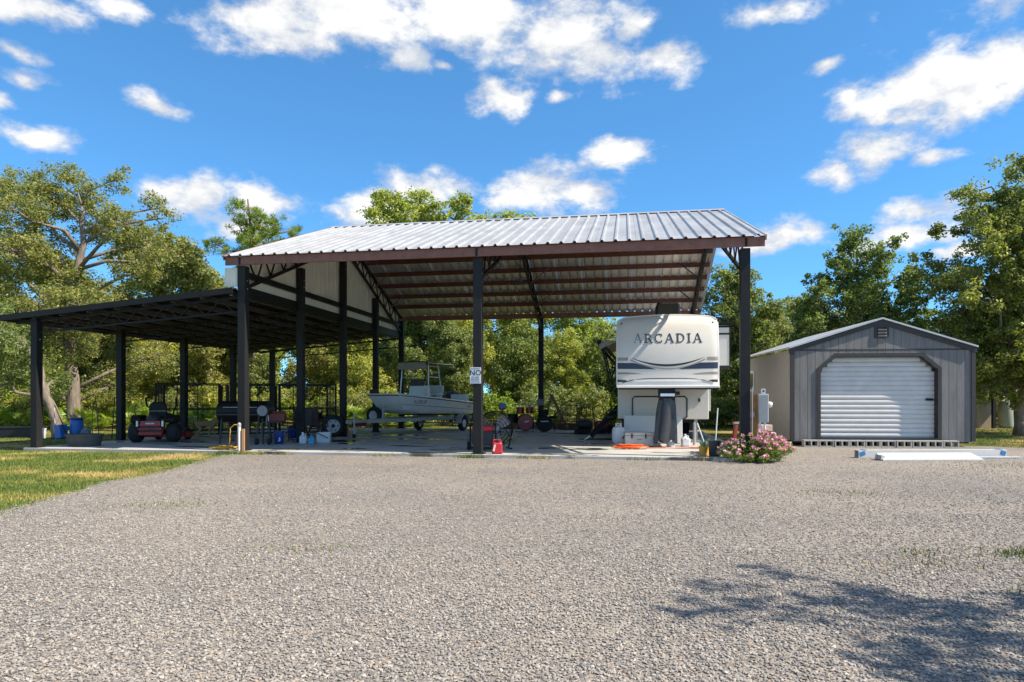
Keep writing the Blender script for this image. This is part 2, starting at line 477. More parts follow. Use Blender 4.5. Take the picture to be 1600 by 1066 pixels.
def scatter_stones():
    V, F, D = [], [], []
    ys = [2.3, 3.4, 4.6, 6.0, 7.8, 10, 13, 15.3]
    dens = [2600, 2200, 1500, 850, 420, 180, 80]
    for (y0, y1, d) in zip(ys, ys[1:], dens):
        w0, w1 = y0 * .80 + .8, y1 * .80 + .8
        l0, l1 = max(-w0, -6.3), max(-w1, -6.35)
        o = len(V); V += [(l0, y0, -.064), (w0, y0, -.064), (w1, y1, -.064), (l1, y1, -.064)]
        F.append((o, o + 1, o + 2, o + 3)); D.append(d)
    me = bpy.data.meshes.new('gravel'); me.from_pydata(V, [], F)
    at = me.attributes.new('dens', 'FLOAT', 'FACE'); at.data.foreach_set('value', D)
    o = place('gravel', me, M_stone); tag(o, 'loose grey and tan crushed stones covering the driveway', 'gravel', kind='stuff')
    ng = bpy.data.node_groups.new('stones', 'GeometryNodeTree')
    ng.interface.new_socket('Geometry', in_out='INPUT', socket_type='NodeSocketGeometry')
    ng.interface.new_socket('Geometry', in_out='OUTPUT', socket_type='NodeSocketGeometry')
    N, L = ng.nodes, ng.links
    gi, go = N.new('NodeGroupInput'), N.new('NodeGroupOutput')
    at = N.new('GeometryNodeInputNamedAttribute'); at.data_type = 'FLOAT'; at.inputs['Name'].default_value = 'dens'
    dp = N.new('GeometryNodeDistributePointsOnFaces'); dp.distribute_method = 'RANDOM'
    L.new(gi.outputs[0], dp.inputs['Mesh']); L.new(at.outputs['Attribute'], dp.inputs['Density'])
    ico = N.new('GeometryNodeMeshIcoSphere'); ico.inputs['Radius'].default_value = 1.0; ico.inputs['Subdivisions'].default_value = 1
    sm = N.new('GeometryNodeSetMaterial'); sm.inputs['Material'].default_value = M_stone
    L.new(ico.outputs['Mesh'], sm.inputs['Geometry'])
    ip = N.new('GeometryNodeInstanceOnPoints')
    L.new(dp.outputs['Points'], ip.inputs['Points']); L.new(sm.outputs[0], ip.inputs['Instance'])
    rr = N.new('FunctionNodeRandomValue'); rr.data_type = 'FLOAT_VECTOR'
    rr.inputs[0].default_value = (-.5, -.5, 0); rr.inputs[1].default_value = (.5, .5, 6.28)
    L.new(rr.outputs[0], ip.inputs['Rotation'])
    rs = N.new('FunctionNodeRandomValue'); rs.data_type = 'FLOAT_VECTOR'
    rs.inputs[0].default_value = (.004, .0035, .002); rs.inputs[1].default_value = (.0155, .0125, .007); rs.inputs['Seed'].default_value = 5
    L.new(rs.outputs[0], ip.inputs['Scale'])
    L.new(ip.outputs[0], go.inputs[0])
    md = o.modifiers.new('stones', 'NODES'); md.node_group = ng


scatter_stones()

# concrete slab under carport and lean-to, saw-cut into sections
slab = bpy.data.objects.new('concrete_slab', None); COL.objects.link(slab)
slab.location = (OX, OY, 0); slab.rotation_euler = (0, 0, -TH); tag(slab, kind='structure')
us = [-6.05, -3.0, 0.0, 4.05, 8.1, 12.15]; vsx = [-0.20, 4.1, 8.1, 12.1]
for i in range(5):
    for j in range(3):
        g = .004
        MB().box(((us[i] + us[i + 1]) / 2, (vsx[j] + vsx[j + 1]) / 2, -.06), (us[i + 1] - us[i] - 2 * g, vsx[j + 1] - vsx[j] - 2 * g, .12)).build('slab_section', M_slab, slab, bevel=.008)

# ------------------------------------------------------------------ grass
M_grass = bpy.data.materials.new('grass_blades'); M_grass.use_nodes = True
_n, _l = M_grass.node_tree.nodes, M_grass.node_tree.links
_t = _n.new('ShaderNodeTexCoord')
_a = _n.new('ShaderNodeAttribute'); _a.attribute_name = 'rnd'
_base = ramp(_n, _l, noise(_n, _l, _t.outputs['Object'], 0.55, 6), [(0.46, (0.12, 0.17, 0.03)), (0.54, (0.24, 0.24, 0.06)), (0.61, (0.46, 0.36, 0.16))])
_v = ramp(_n, _l, _a.outputs['Fac'], [(0, (0.6, 0.65, 0.5)), (1, (1.35, 1.25, 1.1))])
_l.new(mixc(_n, _l, 1.0, _base, _v, 'MULTIPLY'), _n['Principled BSDF'].inputs['Base Color'])
_n['Principled BSDF'].inputs['Roughness'].default_value = 0.7


def blades(name, pts, h0, h1, w, label, m=M_grass, lean=.5):
    n = len(pts)
    az = NR.uniform(0, 6.283, n); hh = NR.uniform(h0, h1, n); le = NR.uniform(.1, lean, n) * hh; la = NR.uniform(0, 6.283, n)
    b = np.asarray(pts); dx = np.stack([np.cos(az), np.sin(az), np.zeros(n)], 1) * (w / 2)
    ww = NR.uniform(.6, 1.3, n)[:, None]
    tip = b + np.stack([np.cos(la) * le, np.sin(la) * le, hh], 1)
    V = np.stack([b - dx * ww, b + dx * ww, tip], 1).reshape(-1, 3)
    me = fast(name, V, np.arange(3 * n).reshape(-1, 3), m, {'rnd': NR.uniform(0, 1, n)})
    return tag(place(name, me, None), label, 'grass', kind='stuff')


def edge_x(y):
    ys_ = [p[1] for p in left_edge][::-1]; xs_ = [p[0] for p in left_edge][::-1]
    return np.interp(y, ys_, xs_)


def lawn_points():
    P = []
    y = NR.uniform(7.0, 17.0, 150000); x = NR.uniform(-17, -5.8, 150000)
    ok = (x < edge_x(y) + .1 + NR.normal(0, .12, len(x))) & (x > -y * .86 - 1)
    c, s = math.cos(TH), math.sin(TH)
    u = (x - OX) * c - (y - OY) * s; v = (x - OX) * s + (y - OY) * c
    ok &= ~((u > -6.1) & (u < 12.2) & (v > -.22) & (v < 12.15))
    P.append(np.stack([x, y, np.full(len(x), -.08)], 1)[ok])
    # strip beyond the gravel on the far side
    y = NR.uniform(16.0, 34, 60000); x = NR.uniform(13.2, 27, 60000)
    ok = (x > 13.4) & (y > 17.2 - (x - 14) * .12) & (x < y * .85 + 1.5)
    P.append(np.stack([x, y, np.full(len(x), -.08)], 1)[ok])
    # left, behind the lean-to
    y = NR.uniform(17, 34, 50000); x = NR.uniform(-30, -8, 50000)
    u = (x - OX) * c - (y - OY) * s; v = (x - OX) * s + (y - OY) * c
    ok = ~((u > -6.1) & (u < 12.2) & (v > -.22) & (v < 12.15)) & (x > -y * .86 - 1)
    P.append(np.stack([x, y, np.full(len(x), -.08)], 1)[ok])
    y = NR.uniform(27, 36, 40000); x = NR.uniform(-9, 14, 40000)
    P.append(np.stack([x, y, np.full(len(x), -.08)], 1))
    return np.concatenate(P)


blades('grass', lawn_points(), .02, .055, .015, 'short patchy green and straw-coloured lawn grass around the slab')
# weeds in the gravel and along the slab edge
wp = []
for (X, Y, r, k) in [(-4.6, 8.4, .35, 140), (-4.2, 8.5, .25, 90), (-5.9, 7.6, .22, 60), (-2.0, 6.0, .25, 60), (-1.6, 6.05, .15, 40), (4.55, 5.75, .2, 800), (3.72, 4.62, .09, 220), (3.6, 4.3, .08, 160), (3.45, 5.5, .25, 90),
                     (3.0, 5.4, .3, 80), (4.1, 4.75, .2, 160), (3.6, 5.9, .12, 60), (4.9, 9.4, .3, 60), (4.4, 9.5, .25, 60), (9.2, 13.2, .6, 160), (11.2, 13.0, .7, 160), (10.2, 13.6, .5, 100), (12.6, 14.5, .8, 200)]:
    for i in range(k): wp.append((X + rnd.gauss(0, r), Y + rnd.gauss(0, r * .6), -.068))
blades('weeds', wp, .015, .05, .012, 'sparse weeds and grass tufts growing up through the gravel')
wp = []
for i in range(1500):
    u = rnd.uniform(-1.2, 11.4); k = math.sin(u * 2.1) + math.sin(u * 5.3 + 1) + rnd.uniform(-1.2, .6)
    if k > .4: wp.append(Lw(u, -.24 - abs(rnd.gauss(0, .06)), -.068))
for (u, v, r, k) in [(.1, -.28, .16, 260), (5.75, -.3, .16, 260), (.6, -.26, .1, 120), (7.4, -.24, .08, 50), (-.25, -.28, .16, 160)]:
    for i in range(k): wp.append(Lw(u + rnd.gauss(0, r), v - abs(rnd.gauss(0, .06)), -.068))
blades('edge_weeds', wp, .03, .12, .014, 'green weeds along the front edge of the concrete slab', lean=.9)

# ------------------------------------------------------------------ carport
cp = thing('carport', 'tall open steel carport with silver ribbed gable roof and brown eave beam', 'carport', (OX, OY, 0), -TH)
WD, DP, SB = 11.764, 11.75, 2.9375
SLP = 0.3643


def zr(v): return 4.742 + (v + .15) * SLP if v <= 5.875 else 6.937 - (v - 5.875) * SLP


def post(parent, u, v, h, w=.2, m=M_post):
    b = MB()
    # wide-flange column: two flanges and a web, boxed by thin side plates
    b.box((u, v, h / 2), (w, w, h)); o = b.build('post', m, parent, bevel=.008)
    MB().box((u, v, .008), (w + .1, w + .1, .016)).build('base_plate', m, o)
    for z in (h - .35, h - .55):
        MB().lathe([(.016, 0), (.016, .012)], (u + w / 2 + .0005, v, z), 6, 'x').build('bolt', M_steel, o)
    return o


for u, v in [(0, 0), (WD / 2, 0), (WD, 0), (0, DP), (WD / 2, DP), (WD, DP)]:
    post(cp, u, v, 4.5)
for k in (1, 2, 3):
    post(cp, 0, k * SB, zr(k * SB) - .85, .19)


def truss(u):
    t = MB()
    tw = .06
    o = None
    d1, d2 = .20, .62
    chords = [((u, 0, zr(0) - d1), (u, 5.875, zr(5.875) - d1)), ((u, 5.875, zr(5.875) - d1), (u, DP, zr(DP) - d1)),
              ((u, .1, zr(0) - d2 - .18), (u, 5.875, zr(5.875) - d2)), ((u, 5.875, zr(5.875) - d2), (u, DP - .1, zr(DP) - d2 - .18))]
    o = MB().bar(chords[0][0], chords[0][1], tw, .08).build('truss', M_black, cp)
    for c in chords[1:]: MB().bar(c[0], c[1], tw, .08).build('chord', M_black, o)
    n = 16
    for side in (0, 1):
        for k in range(n):
            va = .25 + (5.5) * k / n; vb = .25 + 5.5 * (k + 1) / n
            if side: va, vb = DP - va, DP - vb
            fa = .18 * (1 - min(va, DP - va) / 5.875)
            a, b = (va, zr(va) - d1), (vb, zr(vb) - d2 - fa)
            if k % 2: a, b = (va, zr(va) - d2 - fa), (vb, zr(vb) - d1)
            MB().bar((u, a[0], a[1]), (u, b[0], b[1]), .032).build('web', M_black, o)
    return o


for u in (0.0, WD / 2, WD): truss(u)
# purlins along the building, on both slopes
pv = [DP + .09 - .80 * k for k in range(7)] + [6.35]
prl = []
for v in pv[1:] + [DP - x for x in pv[1:]]:
    z = zr(v) - .002
    MB().prism([(v - .035, z - .15), (v + .035, z - .15), (v + .035, z), (v - .035, z)], -.32, WD + .32, 'x').build('purlin', M_purl, cp)
for v, nm in ((-.17, 'fascia'), (DP + .17, 'fascia')):
    s = -1 if v < 0 else 1
    o = MB().prism([(v, 4.515), (v + .05, 4.515), (v + .05, 4.715), (v, 4.715)], -.384, WD + .384, 'x').build('fascia', M_brown, cp, bevel=.004)
    if s < 0:
        for u in (0.0, WD / 2, WD):
            MB().box((u, v - .006, 4.61), (.05, .012, .17)).build('splice_plate', M_black, o)
        for k in range(18):
            MB().lathe([(.012, 0), (.012, .01)], (-.2 + k * .72, v - .0105, 4.58 + .05 * (k % 2)), 6, 'y').build('bolt', M_dark, o)
# flange braces from truss to purlin
for u, s in ((WD / 2, 1), (WD, -1), (0, 1)):
    for v in (8.6, 10.2):
        MB().bar((u, v, zr(v) - .60), (u + s * .75, v - .25, zr(v - .25) - .13), .03).build('brace', M_brown if s > 0 else M_black, cp)
# ribbed roof sheets
NP = 14; PW = (WD + .768) / NP


def rib_profile(w, ribs, h=.042, minor=True):
    pts = [(0, 0)]
    step = w / ribs
    for k in range(ribs):
        x = step * (k + .5)
        pts += [(x - .045, 0), (x - .02, h), (x + .02, h), (x + .045, 0)]
    pts.append((w, 0))
    return pts


def roof_sheet(p0, p1, across, prof, up, th=.003):
    """profile swept from p0 to p1 (Vectors); across = unit vector, up = unit normal"""
    V = []
    for q in (p0, p1):
        for x, z in prof: V.append(q + across * x + up * z)
        for x, z in prof: V.append(q + across * x + up * (z - th))
    n = len(prof)
    F = []
    for i in range(n - 1):
        F.append((i, i + 1, 2 * n + i + 1, 2 * n + i)); F.append((n + i, 3 * n + i, 3 * n + i + 1, n + i + 1))
        F.append((i, n + i, n + i + 1, i + 1)); F.append((2 * n + i, 2 * n + i + 1, 3 * n + i + 1, 3 * n + i))
    F += [(0, 2 * n, 3 * n, n), (n - 1, 2 * n - 1, 4 * n - 1, 3 * n - 1)]
    return MB().add(V, F)


pf = rib_profile(PW - .004, 3)
for k in range(NP):
    u = -.384 + k * PW
    for s in (0, 1):
        va, vb = (-.24, 5.86) if s == 0 else (DP + .24, 5.89)
        za = 4.742 + (va + .15) * SLP if s == 0 else 6.937 - (va - 5.875) * SLP
        zb = zr(vb)
        up = Vector((0, -SLP if s == 0 else SLP, 1)).normalized()
        roof_sheet(Vector((u, va, za + .012)), Vector((u, vb, zb + .012)), Vector((1, 0, 0)), pf, up).build('roof_panel', M_galv, cp)
for k in range(4):
    L4 = (WD + .8) / 4
    b = MB().prism([(5.66, zr(5.66) + .05), (5.875, 7.0), (6.09, zr(6.09) + .05), (6.09, zr(6.09) + .044), (5.875, 6.992), (5.66, zr(5.66) + .044)], -.40 + k * L4, -.402 + (k + 1) * L4, 'x')
    b.build('ridge_cap', M_galv, cp)
for u in (-.40, WD + .40):      # rake trim
    for s in (0, 1):
        va, vb = (-.22, 5.875) if s == 0 else (DP + .22, 5.875)
        MB().bar((u, va, (4.742 + (va + .15) * SLP if s == 0 else 6.937 - (va - 5.875) * SLP) - .03), (u, vb, zr(5.875) - .03), .025, .12).build('rake_trim', M_brown if u < 0 else M_galv, cp)
# white gable siding on the lean-to side
SP = DP / 13
for k in range(13):
    va, vb = k * SP + .002, (k + 1) * SP - .002
    pts = [(va, 4.05), (vb, 4.05), (vb, zr(vb) - .16)]
    if va < 5.875 < vb: pts.append((5.875, zr(5.875) - .16))
    pts.append((va, zr(va) - .16))
    b = MB().prism(pts, -.135, -.131, 'x')
    for j in range(3):
        v = va + (j + .5) * (vb - va) / 3
        b.prism([(v - .03, 4.05), (v + .03, 4.05), (v + .03, zr(v) - .19), (v - .03, zr(v) - .19)], -.131, -.117, 'x')
    b.build('siding_panel', M_sid, cp)
b = MB().box((-.30, -.05, 4.24), (.34, .012, .46))
for j in range(4): b.box((-.43 + j * .085, -.062, 4.24), (.025, .012, .46))
b.build('siding_return', M_sid, cp)
MB().box((-.03, DP / 2, 4.33), (.09, DP - .25, .14)).build('girt', M_black, cp)
MB().box((-.06, DP / 2, 3.91), (.06, DP + .1, .26)).build('header_beam', M_black, cp)

# lamp hanging in the middle frame
lamp = thing('floodlight', 'black floodlight hanging under the middle roof truss', 'floodlight', Lw(WD / 2 + .75, 1.45, 4.18), -TH)
MB().tube([(0, 0, 0), (0, 0, .72)], .012).build('stem', M_black, lamp)
MB().box((0, 0, -.03), (.34, .12, .07), (R(15), 0, 0)).build('housing', M_black, lamp, bevel=.01)
MB().lathe([(.05, 0), (.035, .06), (.02, .1)], (0, 0, .0), 10).build('driver', M_dark, lamp)

# ------------------------------------------------------------------ lean-to
lt = thing('lean_to', 'low black lean-to roof on square posts attached beside the carport', 'lean-to', (OX, OY, 0), -TH)
UL = -5.842


def zt(u): return 3.955 + .083 * u


for k in range(5):
    post(lt, UL, k * SB, zt(UL) - .12, .19)
    v = k * SB
    o = MB().bar((UL - .6, v, zt(UL - .6) - .19), (-.1, v, zt(-.1) - .19), .05, .06).build('truss', M_black, lt)
    MB().bar((UL + .09, v, 2.99), (-.1, v, 3.40), .05, .04).build('chord', M_black, o)
    n = 14
    for j in range(n):
        a = UL + .3 + 5.3 * j / n; b_ = UL + .3 + 5.3 * (j + 1) / n
        lo = lambda u: 2.99 + .41 * (u - UL) / 5.84
        p, q = ((a, v, zt(a) - .2), (b_, v, lo(b_))) if j % 2 else ((a, v, lo(a)), (b_, v, zt(b_) - .2))
        MB().bar(p, q, .025).build('web', M_black, o)
for j in range(9):
    u = UL - .72 + j * .79
    z = zt(u)
    MB().prism([(u - .03, z - .16), (u + .022, z - .16), (u + .022, z - .145), (u - .018, z - .145), (u - .018, z - .035), (u - .03, z - .035)], -.16, DP + .2, 'y').build('purlin', mat('lit_purlin', (.10, .09, .085), .45), lt)  # lighter than the sheet: light caught on the lips put into the colour
M_lroof = mat('black_roof_sheet', (.009, .0085, .0085), .6, spec=.15, var=.3, scale=3)
NQ = 13; QW = (DP + .46) / NQ
pf2 = rib_profile(QW - .004, 3)
for k in range(NQ):
    v = -.23 + k * QW
    up = Vector((-.083, 0, 1)).normalized()
    roof_sheet(Vector((UL - .85, v, zt(UL - .85) - .02)), Vector((-.15, v, zt(-.15) - .02)), Vector((0, 1, 0)), pf2, up).build('roof_panel', M_lroof, lt)
MB().add([(UL - .87, -.26, zt(UL - .87) - .125), (-.14, -.26, zt(-.14) - .125), (-.14, -.26, zt(-.14) + .02), (UL - .87, -.26, zt(UL - .87) + .02),
          (UL - .87, -.232, zt(UL - .87) - .125), (-.14, -.232, zt(-.14) - .125), (-.14, -.232, zt(-.14) + .02), (UL - .87, -.232, zt(UL - .87) + .02)],
         [(0, 1, 2, 3), (7, 6, 5, 4), (0, 4, 5, 1), (1, 5, 6, 2), (2, 6, 7, 3), (3, 7, 4, 0)]).build('fascia', M_black, lt)
MB().box((UL - .87, DP / 2, zt(UL - .87) - .06), (.025, DP + .5, .13)).build('fascia', M_black, lt)

# ------------------------------------------------------------------ shed
SX, SY, SR = 10.24, 18.47, -R(5.4)
sh = thing('shed', 'grey board-sided gable shed with white roll-up door and dark trim', 'shed', (SX, SY, 0), SR)
M_shed = mat('grey_siding', (.168, .165, .162), .75, var=.22, scale=5, stretch=(1, 1, .2), bump=.25, bscale=30)
M_trim = mat('dark_trim', (.034, .0325, .032), .6, var=.15)
M_tan = mat('tan_wall', (.30, .292, .28), .6, var=.06)
HW, ZB, ZE, ZA = 2.39, .075, 2.70, 3.46
ox0, ox1, oz, och, ocv = -1.63, 1.47, 2.43, .42, .36


def eave(x): return ZE + (ZA - ZE) * (1 - abs(x) / HW)


def otop(x):
    if x <= ox0 or x >= ox1: return ZB
    if x < ox0 + och: return oz - ocv + ocv * (x - ox0) / och
    if x > ox1 - och: return oz - ocv + ocv * (ox1 - x) / och
    return oz


edges = [-HW + 2 * HW * k / 23 for k in range(24)]
brk = sorted(edges + [ox0, ox0 + och, ox1 - och, ox1])
for a, b in zip(brk, brk[1:]):
    g0 = .004 if a in edges else 0; g1 = .004 if b in edges else 0
    if b - a < .02: continue
    a2, b2 = a + g0, b - g1
    inside = a >= ox0 - 1e-6 and b <= ox1 + 1e-6
    za, zb = (max(otop(a2 + 1e-5), .5), max(otop(b2 - 1e-5), .5)) if inside else (ZB, ZB)
    MB().prism([(a2, za), (b2, zb), (b2, 2.60), (a2, 2.60)], 0, .03).build('siding_plank', M_shed, sh)
for a, b in zip(edges, edges[1:]):
    pts = [(a + .004, 2.64), (b - .004, 2.64), (b - .004, eave(b) - .03)]
    if a < 0 < b: pts.append((0, ZA - .03))
    pts.append((a + .004, eave(a) - .03))
    MB().prism(pts, 0, .03).build('siding_plank', M_shed, sh)
MB().prism([(-HW + .02, 2.6), (HW - .02, 2.6), (HW - .02, 2.64), (-HW + .02, 2.64)], -.006, .02).build('band_trim', M_trim, sh)
# backing behind the plank joints (leaves the doorway open)
bk = MB().prism([(-HW + .01, ZB), (ox0, ZB), (ox0, oz), (-HW + .01, oz)], .032, .05)
bk.prism([(ox1, ZB), (HW - .01, ZB), (HW - .01, oz), (ox1, oz)], .032, .05)
bk.prism([(-HW + .01, oz), (HW - .01, oz), (HW - .01, ZE - .04), (0, ZA - .06), (-HW + .01, ZE - .04)], .032, .05)
bk.build('wall_backing', M_trim, sh)
ox_t = .095
inner = [(ox0, ZB), (ox0, oz - ocv), (ox0 + och, oz), (ox1 - och, oz), (ox1, oz - ocv), (ox1, ZB)]
outer = [(ox0 - ox_t, ZB), (ox0 - ox_t, oz - ocv + .04), (ox0 + och - .04, oz + ox_t), (ox1 - och + .04, oz + ox_t), (ox1 + ox_t, oz - ocv + .04), (ox1 + ox_t, ZB)]
for k in range(5):
    MB().prism([inner[k], outer[k], outer[k + 1], inner[k + 1]], -.035, .17).build('door_trim', M_trim, sh)
MB().box((-.08, .02, .12), (ox1 - ox0 - .01, .13, .09)).build('threshold', M_trim, sh)
dr = MB().box((-.08, .26, 1.3), (ox1 - ox0 - .02, .01, 2.25)).build('roll_up_door', M_white, sh)
NS = 17
M_curt = mat('white_door_metal', (.58, .575, .565), .4, var=.09, scale=2.5)
for k in range(NS):
    z0 = .17 + k * (oz - .17) / NS; z1 = .17 + (k + 1) * (oz - .17) / NS - .004
    hgt = z1 - z0
    prof = [(.176, z0), (.166, z0 + hgt * .12), (.158, z0 + hgt * .3), (.155, z0 + hgt * .5), (.158, z0 + hgt * .7), (.166, z0 + hgt * .88), (.176, z1), (.21, z1), (.21, z0)]
    xm0, xm1 = ox0 + .005, ox1 - .005
    if z1 > oz - ocv:
        d = (z1 - (oz - ocv)) / ocv * och; xm0 += d * .9; xm1 -= d * .9
    MB().prism(prof, xm0, xm1, 'x').build('door_slat', M_curt, dr)
MB().box((1.33, .13, 1.24), (.2, .04, .06)).build('handle', M_black, dr, bevel=.012)
for x in (-HW, HW):
    MB().box((x - .0 * x, .0, (ZB + ZE) / 2 - .03), (.11, .07, ZE - ZB - .1)).build('corner_trim', M_trim, sh)
for s in (-1, 1):
    MB().prism([(s * (HW + .09), eave(HW) - .17), (0, ZA - .14), (0, ZA + .0), (s * (HW + .09), eave(HW) - .035)], -.04, .035).build('rake_trim', M_trim, sh)
    MB().prism([(s * (HW + .10), eave(HW) - .035), (0, ZA + .004), (0, ZA + .05), (s * (HW + .10), eave(HW) + .01)], -.09, 6.1).build('roof_slope', mat('shed_roof', (.5, .5, .5), .4, metal=.3), sh)
vt = MB().prism([(-.19, 2.94), (.19, 2.94), (.19, 3.3), (0, 3.4), (-.19, 3.3)], -.03, .01).build('gable_vent', M_trim, sh)
MB().box((0, -.034, 3.11), (.24, .006, .26)).build('opening', M_black, vt)
for k in range(6):
    MB().box((0, -.045, 3.0 + k * .042), (.23, .03, .012), (R(35), 0, 0)).build('louvre', M_trim if k % 2 else M_grey, vt)
for k in range(28):     # long side wall
    ya = .06 + k * .212
    for s in (-1, 1):
        MB().box((s * (HW - .015), ya + .104, (ZB + ZE) / 2 - .03), (.03, .204, ZE - ZB - .08)).build('siding_plank', M_tan if s < 0 else M_shed, sh)
    
for s in (-1, 1):
    MB().box((s * (HW - .045), 3.05, (ZB + ZE) / 2 - .03), (.02, 5.9, ZE - ZB - .1)).build('wall_backing', M_tan, sh)
MB().box((0, 6.0, 1.4), (2 * HW - .1, .05, 2.5)).build('rear_wall', M_shed, sh)
MB().box((0, 3.0, .06), (2 * HW - .1, 5.8, .06)).build('floor_deck', M_trim, sh)
for x in (-1.9, -.7, .7, 1.9):
    MB().box((x, 3.1, -.025), (.12, 5.6, .11)).build('skid', M_wood, sh)
wi = MB().box((-HW - .02, 4.3, 1.85), (.04, .8, .7)).build('side_window', M_white, sh)
MB().box((-HW - .043, 4.3, 1.85), (.006, .64, .54)).build('pane', mat('glass_dark', (.05, .06, .07), .05), wi)

# concrete blocks along the shed front
M_cmu = mat('concrete_block', (.42, .40, .36), .95, var=.2, scale=15, bump=.5, bscale=60)
bb = MB()
for z in (.0165, .1735): bb.box((0, 0, z), (.39, .19, .033))
for x in (-.1785, 0, .1785): bb.box((x, 0, .095), (.033, .19, .124))
bme = bb.mesh('concrete_block'); bme.materials.append(M_cmu)
for k in range(10):
    x = -1.98 + k * .405
    c, s = math.cos(SR), math.sin(SR); ly = -.24 + rnd.uniform(-.015, .015)
    o = place('concrete_block', bme, None, None, (SX + x * c - ly * s, SY + x * s + ly * c, -.066), SR + rnd.uniform(-.02, .02))
    tag(o, ['leftmost', 'second', 'third', 'fourth', 'fifth', 'sixth', 'seventh', 'eighth', 'ninth', 'rightmost'][k] + ' hollow concrete block' + (' from the left' if 0 < k < 9 else '') + ' in the row before the shed', 'concrete block', 'concrete blocks along the shed front')

# ------------------------------------------------------------------ vegetation
def leaf_mat(name, dark, light, trans=0.35):
    m = bpy.data.materials.new(name); m.use_nodes = True
    n, l = m.node_tree.nodes, m.node_tree.links
    b = n['Principled BSDF']; out = n['Material Output']
    a = n.new('ShaderNodeAttribute'); a.attribute_name = 'rnd'
    t = n.new('ShaderNodeTexCoord')
    ob = n.new('ShaderNodeObjectInfo')
    c = ramp(n, l, a.outputs['Fac'], [(0.0, dark), (0.75, light), (1.0, tuple(min(1, x * 1.45) for x in light))])
    v = ramp(n, l, noise(n, l, t.outputs['Object'], 0.8, 3), [(0.3, (0.8, 0.86, 0.75)), (0.7, (1.2, 1.12, 1.0))])
    w = ramp(n, l, ob.outputs['Random'], [(0.0, (0.85, 0.95, 0.85)), (0.5, (1.02, 1.0, 0.95)), (1.0, (1.2, 1.08, 0.85))])
    c = mixc(n, l, 1.0, mixc(n, l, 1.0, c, v, 'MULTIPLY'), w, 'MULTIPLY')
    l.new(c, b.inputs['Base Color']); b.inputs['Roughness'].default_value = 0.45; b.inputs['Specular IOR Level'].default_value = 0.35
    tr = n.new('ShaderNodeBsdfTranslucent'); l.new(mixc(n, l, 1.0, c, (1.25, 1.3, 0.6), 'MULTIPLY'), tr.inputs['Color'])
    ms = n.new('ShaderNodeMixShader'); ms.inputs[0].default_value = trans
    l.new(b.outputs[0], ms.inputs[1]); l.new(tr.outputs[0], ms.inputs[2]); l.new(ms.outputs[0], out.inputs['Surface'])
    return m


L_oak = leaf_mat('oak_leaves', (.115, .14, .06), (.30, .325, .15), .5)
L_dark = leaf_mat('dark_leaves', (.085, .12, .046), (.24, .29, .11), .48)
L_pine = leaf_mat('pine_needles', (.08, .14, .025), (.26, .34, .06), .42)
L_wood = leaf_mat('scrub_leaves', (.17, .19, .055), (.46, .48, .16), .55)
L_palm = leaf_mat('palmetto_leaves', (.09, .15, .02), (.26, .36, .06), .4)
L_bush = leaf_mat('bush_leaves', (.08, .13, .03), (.30, .36, .10), .3)
L_pink = leaf_mat('pink_petals', (.55, .19, .50), (.84, .45, .84), .3)


def leaves(centres, radii, per, size, elong=1.7, seed=0, droop=0.0, needle=False):
    """diamond leaves scattered round clump centres -> V, F, rnd"""
    g = np.random.default_rng(seed)
    c = np.repeat(np.asarray(centres), per, 0); r = np.repeat(np.asarray(radii), per)
    n = len(c)
    d = g.normal(0, 1, (n, 3)); d /= np.linalg.norm(d, axis=1)[:, None]
    q = r * g.uniform(0, 1, n) ** 0.5
    p = c + d * q[:, None] * np.array([1, 1, .75])
    nrm = d * .5 + g.normal(0, .6, (n, 3)) + np.array([0, 0, .55]); nrm /= np.linalg.norm(nrm, axis=1)[:, None]
    if needle:
        ax = d * 1.0 + g.normal(0, .35, (n, 3)) + np.array([0, 0, .25])
    else:
        ax = g.normal(0, 1, (n, 3)) + np.array([0, 0, -droop])
        ax -= nrm * (ax * nrm).sum(1)[:, None]
    ax /= np.linalg.norm(ax, axis=1)[:, None]
    sd = np.cross(ax, nrm); sd /= (np.linalg.norm(sd, axis=1)[:, None] + 1e-9)
    L = size * g.uniform(.6, 1.35, n)[:, None]; Wd = L / elong
    V = np.stack([p - ax * L / 2, p + sd * Wd / 2 - ax * L * .05, p + ax * L / 2, p - sd * Wd / 2 - ax * L * .05], 1).reshape(-1, 3)
    return V, np.arange(4 * n).reshape(-1, 4), g.uniform(0, 1, n)


